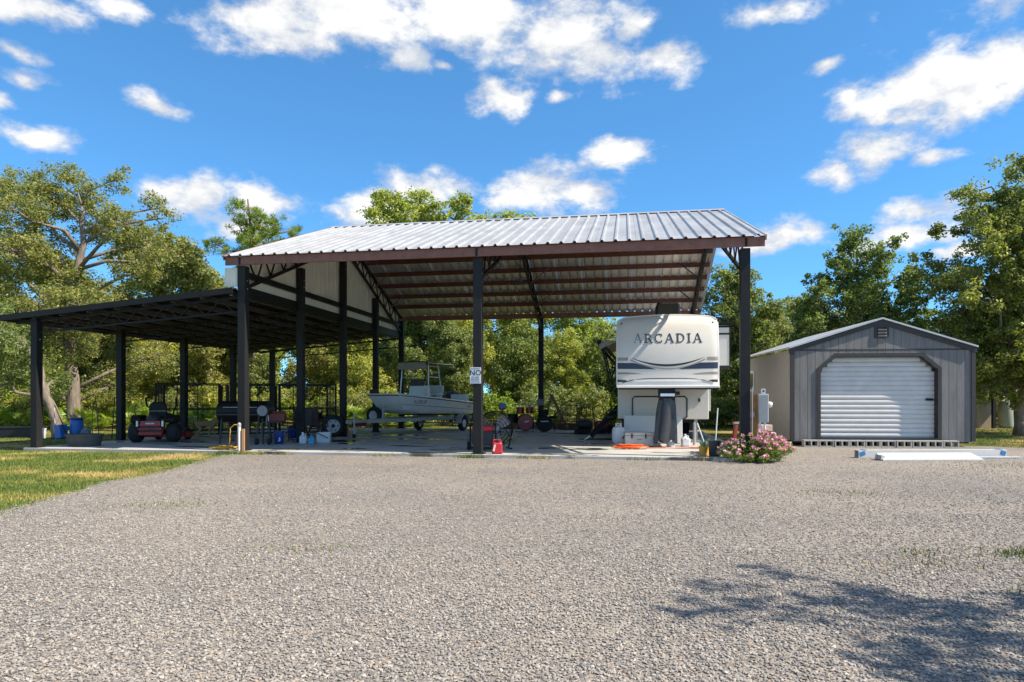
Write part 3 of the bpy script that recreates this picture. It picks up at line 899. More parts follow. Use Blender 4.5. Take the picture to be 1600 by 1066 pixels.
def make_tree(name, trunk, lobes, leafm, barkm, seed=1, clump=9.0, per=40, crad=.42, size=.13, elong=1.7, twigs=True, needle=False, limb_r=.06, sub=2, fill=0, fillr=.5):
    """trunk: [(x,y,z,r)...]; lobes: [(x,y,z,r)] or with a squash; returns (trunk mesh, crown mesh)"""
    g = random.Random(seed)
    b = MB()
    pts = []
    for i in range(len(trunk) - 1):
        a, c = trunk[i], trunk[i + 1]
        for k in range(4):
            t = k / 4; w = .05 * (1 if i else .4)
            pts.append((a[0] + (c[0] - a[0]) * t + g.uniform(-w, w), a[1] + (c[1] - a[1]) * t + g.uniform(-w, w), a[2] + (c[2] - a[2]) * t, a[3] + (c[3] - a[3]) * t))
    pts.append(trunk[-1])
    pts[0] = (pts[0][0], pts[0][1], pts[0][2], pts[0][3] * 1.25)
    b.tube([p[:3] for p in pts], [p[3] for p in pts], 9)
    cen, rad = [], []
    for lb in lobes:
        lx, ly, lz, lr = lb[:4]; sq = lb[4] if len(lb) > 4 else .75
        # limb from the nearest lower trunk point
        best = min(pts, key=lambda p: (p[0] - lx) ** 2 + (p[1] - ly) ** 2 + 1.2 * (p[2] + .5 * math.hypot(p[0] - lx, p[1] - ly) - lz) ** 2)
        a = Vector(best[:3]); e = Vector((lx, ly, lz)); r0 = min(best[3] * .7, limb_r * (1 + lr * .25))
        m1 = a.lerp(e, .35) + Vector((g.uniform(-.25, .25), g.uniform(-.25, .25), g.uniform(-.1, .35)))
        m2 = a.lerp(e, .7) + Vector((g.uniform(-.3, .3), g.uniform(-.3, .3), g.uniform(0, .35)))
        b.tube([a, m1, m2, e], [r0, r0 * .8, r0 * .6, r0 * .35], 6)
        n = max(4, int(clump * lr * lr))
        for k in range(n):
            while True:
                q = Vector((g.uniform(-1, 1), g.uniform(-1, 1), g.uniform(-1, 1)))
                if .25 < q.length < 1: break
            q = q.normalized() * (q.length ** .45)
            c = e + Vector((q.x * lr, q.y * lr, q.z * lr * sq))
            c += Vector((g.gauss(0, .12), g.gauss(0, .12), g.gauss(0, .12)))
            cen.append(c); rad.append(crad * g.uniform(.55, 1.3))
            if twigs and k % sub == 0:
                b.tube([e.lerp(m2, g.uniform(0, .5)), e.lerp(c, .55) + Vector((0, 0, g.uniform(-.1, .15))), c], [r0 * .3, r0 * .2, .008], 4, caps=False)
    if fill:
        for k in range(fill):
            p = pts[int(len(pts) * g.uniform(.30, .999))]; w = fillr * (1.1 - .6 * p[2] / pts[-1][2])
            cen.append(Vector((p[0] + g.gauss(0, w), p[1] + g.gauss(0, w), p[2] + g.gauss(0, .3)))); rad.append(crad * g.uniform(.7, 1.3))
    V, F, rn = leaves([tuple(c) for c in cen], rad, per, size, elong, seed, needle=needle)
    tm = b.mesh(name + '_trunk'); tm.materials.append(barkm)
    tm.polygons.foreach_set('use_smooth', [True] * len(tm.polygons))
    cm = fast(name + '_crown', V, F, leafm, {'rnd': rn})
    return tm, cm


def put_tree(name, meshes, label, loc, rz=0, sc=1.0, group=None, cat='tree'):
    t = thing(name, label, cat, loc, rz, group); t.scale = (sc, sc, sc) if not isinstance(sc, tuple) else sc
    place('trunk', meshes[0], None, t); place('crown', meshes[1], None, t)
    return t


def lob(items, xt, ppm, depth=1.0, seed=0):
    """crown lobes listed as (right of trunk, height, radius) in centimetre-like photo units, spread in depth"""
    g = random.Random(seed); out = []
    for x, y, r in items:
        out.append(((x - xt) / ppm, g.uniform(-depth, depth), (621 - y) / ppm + 1.3, r / ppm))
    return out


# big pale-limbed oak at the left
OK = [(30, 300, 48), (78, 285, 46), (105, 320, 44), (-15, 300, 45), (152, 345, 34), (196, 372, 40), (232, 368, 28), (186, 285, 20), (208, 305, 18), (238, 335, 18), (20, 372, 52), (62, 405, 48), (128, 450, 34), (10, 470, 60),
      (205, 425, 30), (238, 408, 22), (175, 492, 44), (60, 510, 56), (125, 540, 46), (200, 555, 40), (-40, 400, 70), (60, 340, 40), (150, 600, 36), (40, 585, 45)]
oak = make_tree('live_oak', [(0, 0, -.1, .27), (-.1, .1, 2.2, .24), (-.35, .1, 4.6, .2), (.05, .0, 6.3, .17), (.35, .1, 7.8, .12), (.2, .2, 9.4, .05)],
                lob(OK, 115, 37.2, 2.2, 5), L_oak, M_bark, 21, clump=40, per=84, crad=.38, size=.10, limb_r=.075, sub=5)
put_tree('live_oak', oak, 'big spreading oak with pale bare limbs behind the lean-to', (-18.4, 28, 0))
LK = [(20, 560, 40), (-30, 560, 45), (5, 520, 45), (-45, 500, 50), (40, 545, 30), (-10, 610, 34), (30, 595, 30)]
oak2 = make_tree('leaning_oak', [(0, 0, -.1, .18), (-.05, 0, .5, .17), (-.42, 0, 1.3, .155), (-.75, .1, 2.3, .12), (-1.4, .2, 3.3, .1)],
                 lob(LK, 90, 46.3, 1.4, 8), L_oak, M_bark, 22, clump=46, per=76, crad=.34, size=.095, limb_r=.06, sub=5)
put_tree('leaning_oak', oak2, 'small oak with a leaning furrowed trunk beside the blue tubs', (-15.33, 22.5, 0))

# pine above the roof
PK = [(385, 332, 20), (405, 352, 24), (430, 358, 20), (375, 360, 18), (450, 372, 16), (350, 388, 18), (410, 385, 22), (370, 390, 16), (440, 395, 20), (400, 420, 24), (455, 350, 8)]
pine = make_tree('pine', [(0, 0, -.1, .24), (.1, 0, 5, .19), (-.1, .1, 9, .13), (-.4, 0, 12.6, .04)], lob(PK, 398, 27.4, 1.0, 3), L_pine, M_pbark, 5, clump=46, per=80, crad=.27, size=.2, elong=7, needle=True, limb_r=.06)
put_tree('pine_tree', pine, 'bushy-topped pine standing above the left end of the metal roof', (-14.67, 38, 0))

# oak behind the ridge
RK = [(612, 330, 24), (605, 355, 22), (655, 318, 20), (650, 350, 26), (690, 345, 18), (722, 325, 20), (730, 350, 30), (765, 350, 28), (800, 345, 22), (815, 360, 18), (690, 375, 30), (770, 385, 34), (640, 390, 32), (720, 410, 40), (650, 440, 40), (790, 430, 36), (700, 480, 44), (760, 500, 44), (640, 510, 40), (820, 500, 36), (700, 560, 40), (780, 570, 40)]
ridge = make_tree('ridge_oak', [(0, 0, -.1, .4), (0, 0, 4, .3), (.3, .1, 8, .2), (0, 0, 12.5, .08)], lob(RK, 710, 24.8, 2.2, 4), L_wood, M_bark, 31, clump=34, per=64, crad=.46, size=.18, limb_r=.06, sub=5)
put_tree('oak_tree', ridge, 'olive crown of an oak rising above the silver roof ridge', (-3.63, 42, 0))

# right of the caravan
GK = [(1150, 440, 26), (1130, 470, 30), (1165, 480, 34), (1195, 500, 26), (1110, 500, 30), (1180, 540, 40), (1130, 540, 34), (1205, 490, 18), (1150, 590, 36), (1190, 600, 34), (1105, 585, 32), (1120, 430, 14), (1225, 560, 26), (1120, 630, 26), (1160, 635, 26)]
cedar = make_tree('oak_right', [(0, 0, -.1, .2), (0, 0, 2.5, .16), (.1, 0, 7, .05)], lob(GK, 1155, 32.5, 1.2, 9), L_dark, M_bark, 41, clump=46, per=72, crad=.32, size=.12, limb_r=.04, sub=5, fill=220, fillr=.7)
put_tree('evergreen_tree', cedar, 'dark green tree between the carport and the shed', (10.9, 32, 0))
SK = [(1332, 368, 8), (1328, 385, 11), (1318, 402, 13), (1345, 405, 14), (1375, 388, 9), (1372, 405, 13), (1300, 418, 11), (1395, 412, 11), (1285, 440, 13), (1312, 440, 18), (1340, 440, 20), (1368, 438, 18), (1400, 436, 14), (1424, 436, 10), (1268, 458, 11), (1295, 470, 20), (1330, 475, 24), (1365, 470, 24), (1400, 465, 20), (1432, 462, 14), (1250, 478, 10), (1262, 492, 16), (1295, 505, 24), (1335, 515, 28), (1375, 505, 28), (1412, 500, 24), (1445, 500, 18), (1245, 515, 14), (1275, 535, 24), (1330, 560, 34), (1400, 550, 34), (1440, 540, 28)]
shedtree = make_tree('shed_tree', [(0, 0, -.1, .18), (0, 0, 3, .13), (-.2, .1, 8.0, .03)], [(x, y, z, r * 1.25) for x, y, z, r in lob(SK, 1345, 37.2, 1.3, 12)], L_dark, M_bark, 51, clump=95, per=44, crad=.24, size=.12, limb_r=.025, sub=6, fill=150, fillr=.7)
put_tree('young_oak', shedtree, 'tapering tree with loose upright branches rising behind the grey shed', (14.66, 28, 0))
BK = [(1590, 275, 26), (1560, 320, 36), (1610, 330, 50), (1520, 345, 22), (1490, 350, 16), (1540, 375, 40), (1500, 395, 30), (1600, 400, 56), (1470, 400, 18), (1555, 440, 46), (1500, 445, 36), (1465, 440, 22), (1640, 380, 60), (1620, 480, 56), (1560, 500, 46), (1510, 490, 36), (1470, 480, 22),
      (1545, 550, 44), (1600, 560, 50), (1680, 470, 60), (1510, 545, 28), (1660, 560, 50), (1560, 592, 22), (1600, 600, 22), (1640, 300, 40), (1700, 400, 50), (1580, 360, 45), (1530, 420, 40), (1590, 460, 50), (1530, 520, 40), (1480, 520, 26), (1570, 540, 40), (1625, 585, 36), (1530, 590, 26), (1500, 575, 24), (1585, 245, 16), (1555, 285, 20)]
bigr = make_tree('right_oak', [(0, 0, -.1, .17), (0, 0, 1.6, .15), (.2, .1, 5, .12), (.5, 0, 9.3, .05)], lob(BK, 1592, 43.4, 2.0, 13), L_dark, M_bark, 61, clump=50, per=72, crad=.30, size=.11, limb_r=.045, sub=6, fill=420, fillr=1.0)
put_tree('broad_oak', bigr, 'large leafy oak at the right edge beyond the shed', (18.26, 24, 0))

# a neighbour of it stands just outside the picture and shades the near gravel
shade = make_tree('shade_oak', [(0, 0, -.1, .25), (0, 0, 2, .2), (.1, .1, 5, .15), (0, 0, 8, .05)],
                  [(-1.6, 1.6, 4.6, 1.1), (-2.2, .3, 5.2, 1.0), (-.8, -.6, 5.2, 1.2), (.6, .8, 5.6, 1.5), (-1.2, 1.0, 6.6, 1.1), (.4, -.4, 7.2, 1.3), (1.6, 1.2, 5.2, 1.3), (1.2, -1.2, 5.0, 1.2), (0, -2.0, 5.4, 1.2), (-1.9, -1.4, 4.6, 1.0), (.6, 2.2, 4.8, 1.1), (-1.0, -2.9, 4.4, .9), (.4, -3.4, 4.9, 1.0), (-2.1, -2.4, 3.8, .8), (1.4, -2.6, 5.6, 1.0)],
                  L_dark, M_bark, 71, clump=11, per=40, crad=.30, size=.13)
put_tree('shade_oak', shade, 'oak standing on the gravel verge, shading the near driveway', (9.2, 1.15, 0))

# wood behind: several kinds, each tree its own
def wood_proto(seed, h, r, nl, leafm, cl=30, size=.16, low=.10):
    g = random.Random(seed); lobes = []
    for k in range(nl):
        z = h * (low + (1 - low) * (k + .5) / nl); w = r * math.sin(math.pi * min(1, (1.12 - z / h * .95))) * .8 + .2
        a = g.uniform(0, 6.28); d = w * g.uniform(.2, .75)
        lobes.append((math.cos(a) * d, math.sin(a) * d, z, r * g.uniform(.34, .52)))
    return make_tree('wood%d' % seed, [(0, 0, -.1, .13), (g.uniform(-.2, .2), 0, h * .4, .1), (g.uniform(-.4, .4), .1, h * .9, .03)], lobes, leafm, M_bark, seed, clump=cl, per=60, crad=.42, size=size, limb_r=.03, sub=4)


protos = [(wood_proto(101, 6.0, 2.2, 13, L_wood), 'yellow-green scrub tree in the wood behind the carport'),
          (wood_proto(102, 7.0, 2.4, 14, L_wood), 'yellow-green scrub tree in the wood behind the carport'),
          (wood_proto(103, 6.5, 2.0, 12, L_oak), 'olive scrub oak in the wood behind the carport'),
          (wood_proto(104, 7.5, 2.6, 15, L_oak), 'olive scrub oak in the wood behind the carport'),
          (wood_proto(105, 5.5, 2.0, 11, L_dark), 'dark green scrub tree in the wood behind the carport')]
g = random.Random(17)
row = []
for k in range(17):
    row.append((-30 + k * 2.7 + g.uniform(-.5, .5), 35.5 + g.uniform(-1.6, 1.6), g.uniform(.66, .86)))
for k in range(17):
    row.append((-38 + k * 3.2 + g.uniform(-.7, .7), 41 + g.uniform(-2, 2), g.uniform(.82, 1.05)))
for k in range(17):
    row.append((-46 + k * 4.6 + g.uniform(-1, 1), 50 + g.uniform(-3, 3), g.uniform(1.0, 1.35) if k < 9 else g.uniform(.8, 1.0)))
for (x, y, s) in [(14, 35, .8), (17, 37, .9), (20, 36, .8), (23, 38, .9), (26, 37, 1.0), (30, 38, 1.0), (34, 40, 1.1), (28, 33, .7), (19, 42, .9), (24, 44, 1.0), (31, 45, 1.1), (38, 44, 1.1)]:
    row.append((x, y, s))
for k in range(30):
    row.append((-60 + k * 4.2 + g.uniform(-1, 1), 62 + g.uniform(-3, 3), g.uniform(1.0, 1.25)))
tall0 = len(row)
row += [(-19.5, 40, 1.35), (-16.2, 43, 1.3), (-22.5, 43, 1.5), (-12.5, 44, 1.15), (-25, 38, 1.2)]
for i, (x, y, s) in enumerate(row):
    m, lb = protos[2 + i % 2] if i >= tall0 else protos[g.randrange(5)] if not (x > -12 and x < 14 and y < 45) else protos[g.choice([0, 1, 0, 1, 2, 3, 4])]
    put_tree('scrub_tree', m, lb, (x, y, 0), g.uniform(0, 6.28), s, lb.split(' in ')[0] + ' of the wood')

# understorey shrubs in front of the wood
def shrub_mesh(seed, leafm):
    g2 = random.Random(seed)
    lobes = [(g2.uniform(-.7, .7), g2.uniform(-.6, .6), g2.uniform(.35, 1.4), g2.uniform(.35, .6)) for k in range(8)]
    return make_tree('shrub%d' % seed, [(0, 0, -.1, .04), (.05, 0, .5, .03), (0, .1, 1.2, .012)], lobes, leafm, M_bark, seed, clump=60, per=50, crad=.24, size=.10, limb_r=.012, sub=3)


shr = [shrub_mesh(201, L_wood), shrub_mesh(202, L_palm), shrub_mesh(203, L_oak)]
for k in range(46):
    x = -26 + k * .95 + g.uniform(-.5, .5); i = g.randrange(3)
    put_tree('shrub', shr[i], ['straw-green shrub at the foot of the wood', 'bright green shrub at the foot of the wood', 'olive shrub at the foot of the wood'][i], (x, 32.6 + g.uniform(-1.2, 1.0), 0), g.uniform(0, 6), g.uniform(.7, 1.25),
             ['straw-green', 'bright green', 'olive'][i] + ' shrubs at the edge of the wood', 'shrub')
for (x, y, s) in [(12.2, 26.5, .6), (13.6, 33, .9), (16, 32, .8), (27, 30.5, .8), (24.5, 33, .9), (8.7, 30, 1.0), (10, 31, .9), (7.2, 31, 1.0), (21.5, 33, .8)]:
    put_tree('shrub', shr[2], 'olive shrub at the foot of the wood', (x, y, 0), g.uniform(0, 6), s, 'olive shrubs at the edge of the wood', 'shrub')


def palmetto_mesh(seed):
    g2 = random.Random(seed); V = []; F = []; b = MB()
    for k in range(15):
        az = g2.uniform(0, 6.28); t = g2.uniform(.35, 1.15)
        d = Vector((math.cos(az) * math.cos(t), math.sin(az) * math.cos(t), math.sin(t))); L = g2.uniform(.45, .8)
        tip = d * L; b.tube([(0, 0, 0), tip * .5 + Vector((0, 0, .04)), tip], [.012, .009, .006], 4)
        side = d.cross(Vector((0, 0, 1))).normalized(); up = side.cross(d)
        pl = (d * .6 + up * g2.uniform(-.5, .3)).normalized()
        for j in range(15):
            a = R(-105 + 210 * j / 14); ax = (pl * math.cos(a) + side * math.sin(a)).normalized(); ln = g2.uniform(.36, .48) * (1 - .18 * abs(math.sin(a)))
            wv = ax.cross(up).normalized() * .022; o = len(V)
            V += [tip, tip + ax * ln * .5 + wv, tip + ax * ln + Vector((0, 0, -.05)), tip + ax * ln * .5 - wv]; F.append((o, o + 1, o + 2, o + 3))
    me = fast('palmetto', np.array([tuple(v) for v in V]), np.array(F), L_palm, {'rnd': np.random.default_rng(seed).uniform(0, 1, len(F))})
    st = b.mesh('palmetto_stalks'); st.materials.append(L_palm)
    return st, me


pm = [palmetto_mesh(1), palmetto_mesh(2), palmetto_mesh(3)]
for k in range(34):
    if k < 26: x, y = -25 + k * .55 + g.uniform(-.3, .3), 28.6 + g.uniform(-1.3, 2.2)
    else: x, y = -7.2 + (k - 26) * .42, 30 + g.uniform(-.8, 1.5)
    t = thing('palmetto', 'low palmetto with bright fan leaves growing before the wood', 'palmetto', (x, y, -.1), g.uniform(0, 6.28), 'palmettos in front of the wood')
    s = g.uniform(.85, 1.35); t.scale = (s, s, s)
    a = pm[k % 3]; place('stalks', a[0], None, t); place('fronds', a[1], None, t)

# flowering bush at the carport corner
bush = thing('flowering_bush', 'low bush of pink blossoms around the right front carport post', 'bush', (5.18, 14.25, -.068))
g2 = random.Random(77); bb = MB(); cen = []; rad = []; fl = []
for k in range(150):
    a = g2.uniform(0, 6.28); q = g2.uniform(0, 1) ** .5
    x, y = math.cos(a) * q * .84, math.sin(a) * q * .62
    h = (.56 - .38 * q * q) * g2.uniform(.6, 1.05) + (.1 if x > .1 else 0)
    bb.tube([(x * .35, y * .35, 0), (x * .8, y * .8, h * .55), (x, y, h)], [.006, .005, .003], 4, caps=False)
    for zz in (.35, .7, 1.0): cen.append((x * (.5 + .5 * zz), y * (.5 + .5 * zz), h * zz)); rad.append(.09)
    if g2.random() < .75 + .2 * (y < 0): fl.append((x, y - .01, h + .03))
bb.build('stems', mat('green_stem', (.09, .13, .04), .7), bush)
V, F, rn = leaves(cen, rad, 18, .05, 2.0, 5)
place('foliage', fast('bush_foliage', V, F, L_bush, {'rnd': rn}), None, bush)
V, F, rn = leaves(fl, [.05] * len(fl), 20, .042, 1.2, 6)
place('blossom', fast('bush_blossom', V, F, L_pink, {'rnd': rn}), None, bush)

# ------------------------------------------------------------------ caravan (fifth wheel)
rv = thing('travel_trailer', 'cream fifth-wheel travel trailer parked nose-out under the carport', 'trailer', (4.01, 17.2, 0), -TH)
M_navy = mat('navy_vinyl', (.028, .038, .075), .35, var=.1)
M_dbrown = mat('dark_brown_vinyl', (.03, .02, .018), .35)
M_taupe = mat('taupe_vinyl', (.33, .28, .23), .4)
M_rvlow = mat('cream_panel', (.70, .65, .58), .4, var=.03)
M_rvgrey = mat('pale_grey_panel', (.60, .60, .585), .4, var=.03)
RW = 1.285


def nose(x, z):
    t = abs(x) / RW
    y = .10 * t * t + .22 * max(0, t - .9) ** 2 / .01 * .12
    if z > 2.2: y += .30 * ((z - 2.2) / 1.25) ** 2
    if z > 3.3: y += .9 * (z - 3.3)
    if z < 1.75: y -= .03
    return y


def rv_top(x): return 3.47 - .075 * (abs(x) / RW) ** 2 - .10 * max(0, abs(x) / RW - .9) / .1


def nose_patch(zlo, zhi, x0, x1, off, nx=28, nz=4):
    V = []
    for i in range(nx + 1):
        x = x0 + (x1 - x0) * i / nx; a, b_ = zlo(x), zhi(x)
        for j in range(nz + 1):
            z = a + (b_ - a) * j / nz; V.append((x, nose(x, z) - off, z))
    F = [(i * (nz + 1) + j, (i + 1) * (nz + 1) + j, (i + 1) * (nz + 1) + j + 1, i * (nz + 1) + j + 1) for i in range(nx) for j in range(nz)]
    return V, F


def nose_shell(zlo, zhi, x0, x1, back, nx=28, nz=14):
    """nose surface with its rim carried back to y = back, closed"""
    V, F = nose_patch(zlo, zhi, x0, x1, 0, nx, nz)
    b = MB().add(V, F)
    rim = [i * (nz + 1) for i in range(nx + 1)] + [nx * (nz + 1) + j for j in range(1, nz + 1)] + [i * (nz + 1) + nz for i in range(nx - 1, -1, -1)] + [j for j in range(nz - 1, 0, -1)]
    R0 = [V[i] for i in rim]; R1 = [(p[0], back, p[2]) for p in R0]; n = len(rim)
    b.add(R0 + R1, [(k, (k + 1) % n, (k + 1) % n + n, k + n) for k in range(n)])
    b.add(R1, [tuple(range(n))])
    return b


nose_shell(lambda x: 1.56, rv_top, -RW, RW, 1.9).build('nose_cap', M_cream, rv, smooth=True)


def decal(name, zlo, zhi, x0, x1, m, off=.004):
    V, F = nose_patch(zlo, zhi, x0, x1, off)
    V2 = [(p[0], p[1] + off - .001, p[2]) for p in V]
    MB().add(V, F).build(name, m, rv, smooth=True)


sm = lambda x: 2.10 + .27 * (x / 1.0) ** 2          # the smile line
decal('dark_stripe', lambda x: sm(x) - .0, lambda x: sm(x) + .055 * (1 - (x / .96) ** 2), -.95, .95, M_dbrown)
decal('pale_stripe', lambda x: sm(x) - .075, lambda x: sm(x) - .045, -.95, .95, M_taupe)
for s in (-1, 1):
    a, b_ = sorted((s * .28, s * 1.27))
    f = lambda x: min(1, max(0, (abs(x) - .28) / .55))
    decal('navy_stripe', lambda x: 2.02 + .02 * abs(x), lambda x: 2.022 + .02 * abs(x) + .155 * f(x), a, b_, M_navy)
    a, b_ = sorted((s * .62, s * 1.27))
    decal('taupe_stripe', lambda x: 1.90, lambda x: 1.905 + .05 * min(1, (abs(x) - .62) / .4), a, b_, M_taupe)
    a, b_ = sorted((s * 1.0, s * 1.27))
    decal('taupe_stripe', lambda x: 2.26, lambda x: 2.262 + .08, a, b_, M_taupe)
    decal('black_stripe', lambda x: 1.70, lambda x: 1.702 + .085 * min(1, max(0, (abs(x) - 1.0) / .12)), a, b_, M_dbrown)
decal('lower_lip', lambda x: 1.60, lambda x: 1.775 - .14 * abs(x / 1.2) ** 4, -1.15, 1.15, M_rvgrey)
arch = [(x, nose(x, 1.79 - .14 * abs(x / 1.2) ** 4) - .008, 1.79 - .14 * abs(x / 1.2) ** 4) for x in [-1.15 + 2.3 * k / 30 for k in range(31)]]
MB().tube(arch, .009, 5).build('lip_line', M_dbrown, rv)
MB().box((0, -.02, 1.575), (2 * RW + .02, .12, .06)).build('bumper_lip', M_white, rv, bevel=.015)
for s in (-1, 1):
    MB().lathe([(.022, 0), (.022, .01)], (s * 1.17, nose(1.17, 3.25) - .012, 3.25), 8, 'y').build('marker_light', M_dark, rv)
tr = [(x, nose(x, rv_top(x)) + .012, rv_top(x) + .012) for x in [-RW + .01 + (2 * RW - .02) * k / 28 for k in range(29)]]
MB().tube(tr, .022, 6).build('roof_trim', M_white, rv)
for s in (-1, 1):
    MB().tube([(s * (RW + .004), nose(RW, z) + .015, z) for z in [1.6 + k * .15 for k in range(12)]], .022, 6).build('corner_trim', M_white, rv)
# wordmark: serif capitals made of strokes
M_word = mat('dark_reflection_letters', (.10, .10, .105), .25, metal=.6)  # chrome letters, their dark reflection put into the base colour
M_word2 = mat('bright_reflection_letters', (.36, .36, .37), .25, metal=.6)  # same chrome, a bright reflection put into the first letter's colour


def serif(ch):
    """strokes in a unit cell (x 0..w, z 0..1): list of (points, width); serifs added as short bars"""
    T, t = .15, .065
    arc = lambda cx, cz, rx, rz, a0, a1, n=14: [(cx + rx * math.cos(R(a0 + (a1 - a0) * k / n)), cz + rz * math.sin(R(a0 + (a1 - a0) * k / n))) for k in range(n + 1)]
    if ch == 'A': return .95, [([(.12, 0), (.46, 1)], t), ([(.48, 1), (.82, 0)], T), ([(.24, .34), (.68, .34)], t), ([(0, .03), (.25, .03)], .06), ([(.66, .03), (.98, .03)], .06)]
    if ch == 'R': return .9, [([(.2, 0), (.2, 1)], T), ([(.2, .96)] + arc(.45, .74, .26, .22, 90, -90) + [(.2, .52)], .09), ([(.45, .5), (.82, 0)], T), ([(.03, .03), (.38, .03)], .06), ([(.03, .97), (.4, .97)], .06), ([(.7, .03), (.96, .03)], .06)]
    if ch == 'C': return .92, [(arc(.5, .5, .4, .46, 48, 312, 24), .11), ([(.79, .72), (.79, .97)], .05), ([(.79, .05), (.79, .26)], .05)]
    if ch == 'D': return .98, [([(.2, 0), (.2, 1)], T), ([(.2, .96), (.42, .96)] + arc(.42, .5, .44, .46, 90, -90, 18) + [(.2, .04)], .1), ([(.03, .03), (.3, .03)], .06), ([(.03, .97), (.3, .97)], .06)]
    return .42, [([(.2, 0), (.2, 1)], T), ([(.02, .03), (.38, .03)], .06), ([(.02, .97), (.38, .97)], .06)]


x0 = -.86; hgt = .235
for i, ch in enumerate('ARCADIA'):
    w, st = serif(ch); b = MB(); sxx = .235
    for pts, wd in st:
        for p, q in zip(pts, pts[1:]):
            P = Vector((x0 + p[0] * sxx, 0, 2.72 + p[1] * hgt)); Q = Vector((x0 + q[0] * sxx, 0, 2.72 + q[1] * hgt))
            P.y = nose(P.x, P.z) - .008; Q.y = nose(Q.x, Q.z) - .008
            e = (Q - P).normalized() * .004
            b.bar(P - e, Q + e, .012, wd * .22) if abs((Q - P).z) < 1e-6 else None
            if abs((Q - P).z) >= 1e-6:
                d = (Q - P).normalized(); n_ = Vector((d.z, 0, -d.x)).normalized() * wd * .11; yv = Vector((0, .006, 0))
                P2, Q2 = P - e, Q + e
                b.add([P2 - n_ - yv, P2 + n_ - yv, Q2 + n_ - yv, Q2 - n_ - yv, P2 - n_ + yv, P2 + n_ + yv, Q2 + n_ + yv, Q2 - n_ + yv], [(0, 1, 2, 3), (7, 6, 5, 4), (0, 4, 5, 1), (1, 5, 6, 2), (2, 6, 7, 3), (3, 7, 4, 0)])
    b.build('letter', M_word2 if i == 0 else M_word, rv)
    x0 += w * sxx + .052
# bodies behind the nose
MB().prism([(-RW, 1.56), (RW, 1.56), (RW, 3.40), (RW - .25, 3.52), (-RW + .25, 3.52), (-RW, 3.40)], 1.9, 10.1).build('upper_body', M_cream, rv, bevel=.03)
lb = MB().box((.0, 6.1, 1.115), (2 * RW, 7.98, .89)).build('lower_body', M_rvlow, rv, bevel=.02)
MB().box((0, 1.7, 1.54), (2 * RW - .06, .9, .03)).build('belly_pan', M_dark, rv)
bd = [(-.86, .72), (-.86, 1.26), (-.80, 1.32), (.62, 1.32), (.68, 1.26), (.68, .74), (.62, .68), (-.80, .68)]
MB().tube([(x, 2.1, z) for x, z in bd + bd[:1]], .022, 6).build('baggage_door_seal', M_dark, lb)
MB().box((.42, 2.1, 1.42), (.11, .03, .1)).build('outlet', M_dark, lb)
MB().box((1.02, 2.1, 1.22), (.06, .03, .1)).build('outlet', M_dark, lb)
MB().box((0, 6.2, .62), (2.3, 7.6, .1)).build('chassis', M_black, rv)
for s in (-1, 1):
    MB().box((s * .95, 2.35, .36), (.09, .09, .62)).build('landing_leg', M_steel, rv)
    MB().box((s * .95, 2.35, .03), (.24, .24, .05)).build('landing_foot', M_steel, rv)
    for y in (6.9, 7.85):
        w = MB().lathe([(.20, -.11), (.33, -.12), (.37, -.07), (.37, .07), (.33, .12), (.20, .11)], (s * 1.05, y, .37), 22, 'x', loop=True).build('wheel', M_rubber, rv, smooth=True)
        MB().lathe([(.05, -.1), (.2, -.09), (.2, .09), (.05, .1)], (s * 1.05, y, .37), 16, 'x').build('rim', M_steel, w)
sl_ = MB().box((RW + .36, 4.7, 2.86), (.72, 3.2, 1.22)).build('slide_out', M_rvgrey, rv, bevel=.015)
MB().box((RW + .40, 4.7, 3.52), (.95, 3.4, .05)).build('slide_awning', M_black, sl_)
MB().box((RW + .36, 3.09, 3.42), (.72, .02, .06)).build('trim_strip', M_black, sl_)
MB().box((RW + .36, 3.092, 3.20), (.73, .016, .05)).build('trim_strip', M_black, sl_)
MB().box((RW + .73, 4.7, 2.86), (.03, 3.22, 1.22)).build('edge_trim', M_black, sl_)
MB().box((RW + .36, 4.7, 2.20), (.74, 3.1, .12)).build('slide_floor', M_dbrown, sl_)
MB().box((RW + .12, 6.4, 1.55), (.24, 5.6, 1.34)).build('side_panel', M_rvgrey, rv)
MB().box((RW + .10, 6.2, .80), (.2, 5.0, .16)).build('side_skirt', M_black, rv)
ac = MB().box((.16, 2.6, 3.80), (.70, .9, .52), None, .94).build('air_conditioner', M_black, rv, bevel=.05)
# awning on the left flank
aw = MB().tube([(-RW - .55, 2.3, 2.95), (-RW - .55, 7.4, 2.95)], .07, 10).build('awning_roll', M_black, rv)
MB().add([(-RW - .55, 2.35, 2.99), (-RW, 2.35, 2.98), (-RW, 7.3, 2.98), (-RW - .55, 7.3, 2.99), (-RW - .55, 2.35, 2.72), (-RW, 2.35, 2.96)], [(0, 1, 2, 3), (0, 4, 5, 1)]).build('awning_fabric', M_taupe, aw)
for y in (2.4, 7.3):
    MB().bar((-RW - .55, y, 3.0), (-RW - .06, y, 2.45), .06, .09).build('arm', M_black, aw)
    MB().bar((-RW - .06, y, 2.5), (-RW - .02, y, 1.3), .06, .08).build('arm', M_black, aw)
    MB().bar((-RW - .48, y, 2.85), (-RW - .22, y, 1.75), .05, .07).build('arm', M_black, aw)
    MB().bar((-RW - .22, y, 1.78), (-RW - .03, y, 2.35), .04).build('arm', M_black, aw)
MB().tube([(-RW - .02, 2.3, 1.7), (-RW - .3, 2.25, 1.45), (-RW - .42, 2.2, 1.1), (-RW - .3, 2.2, .85), (-RW - .2, 2.25, 1.0), (-RW - .22, 2.3, 1.15)], .012, 6).build('cable', M_black, rv)
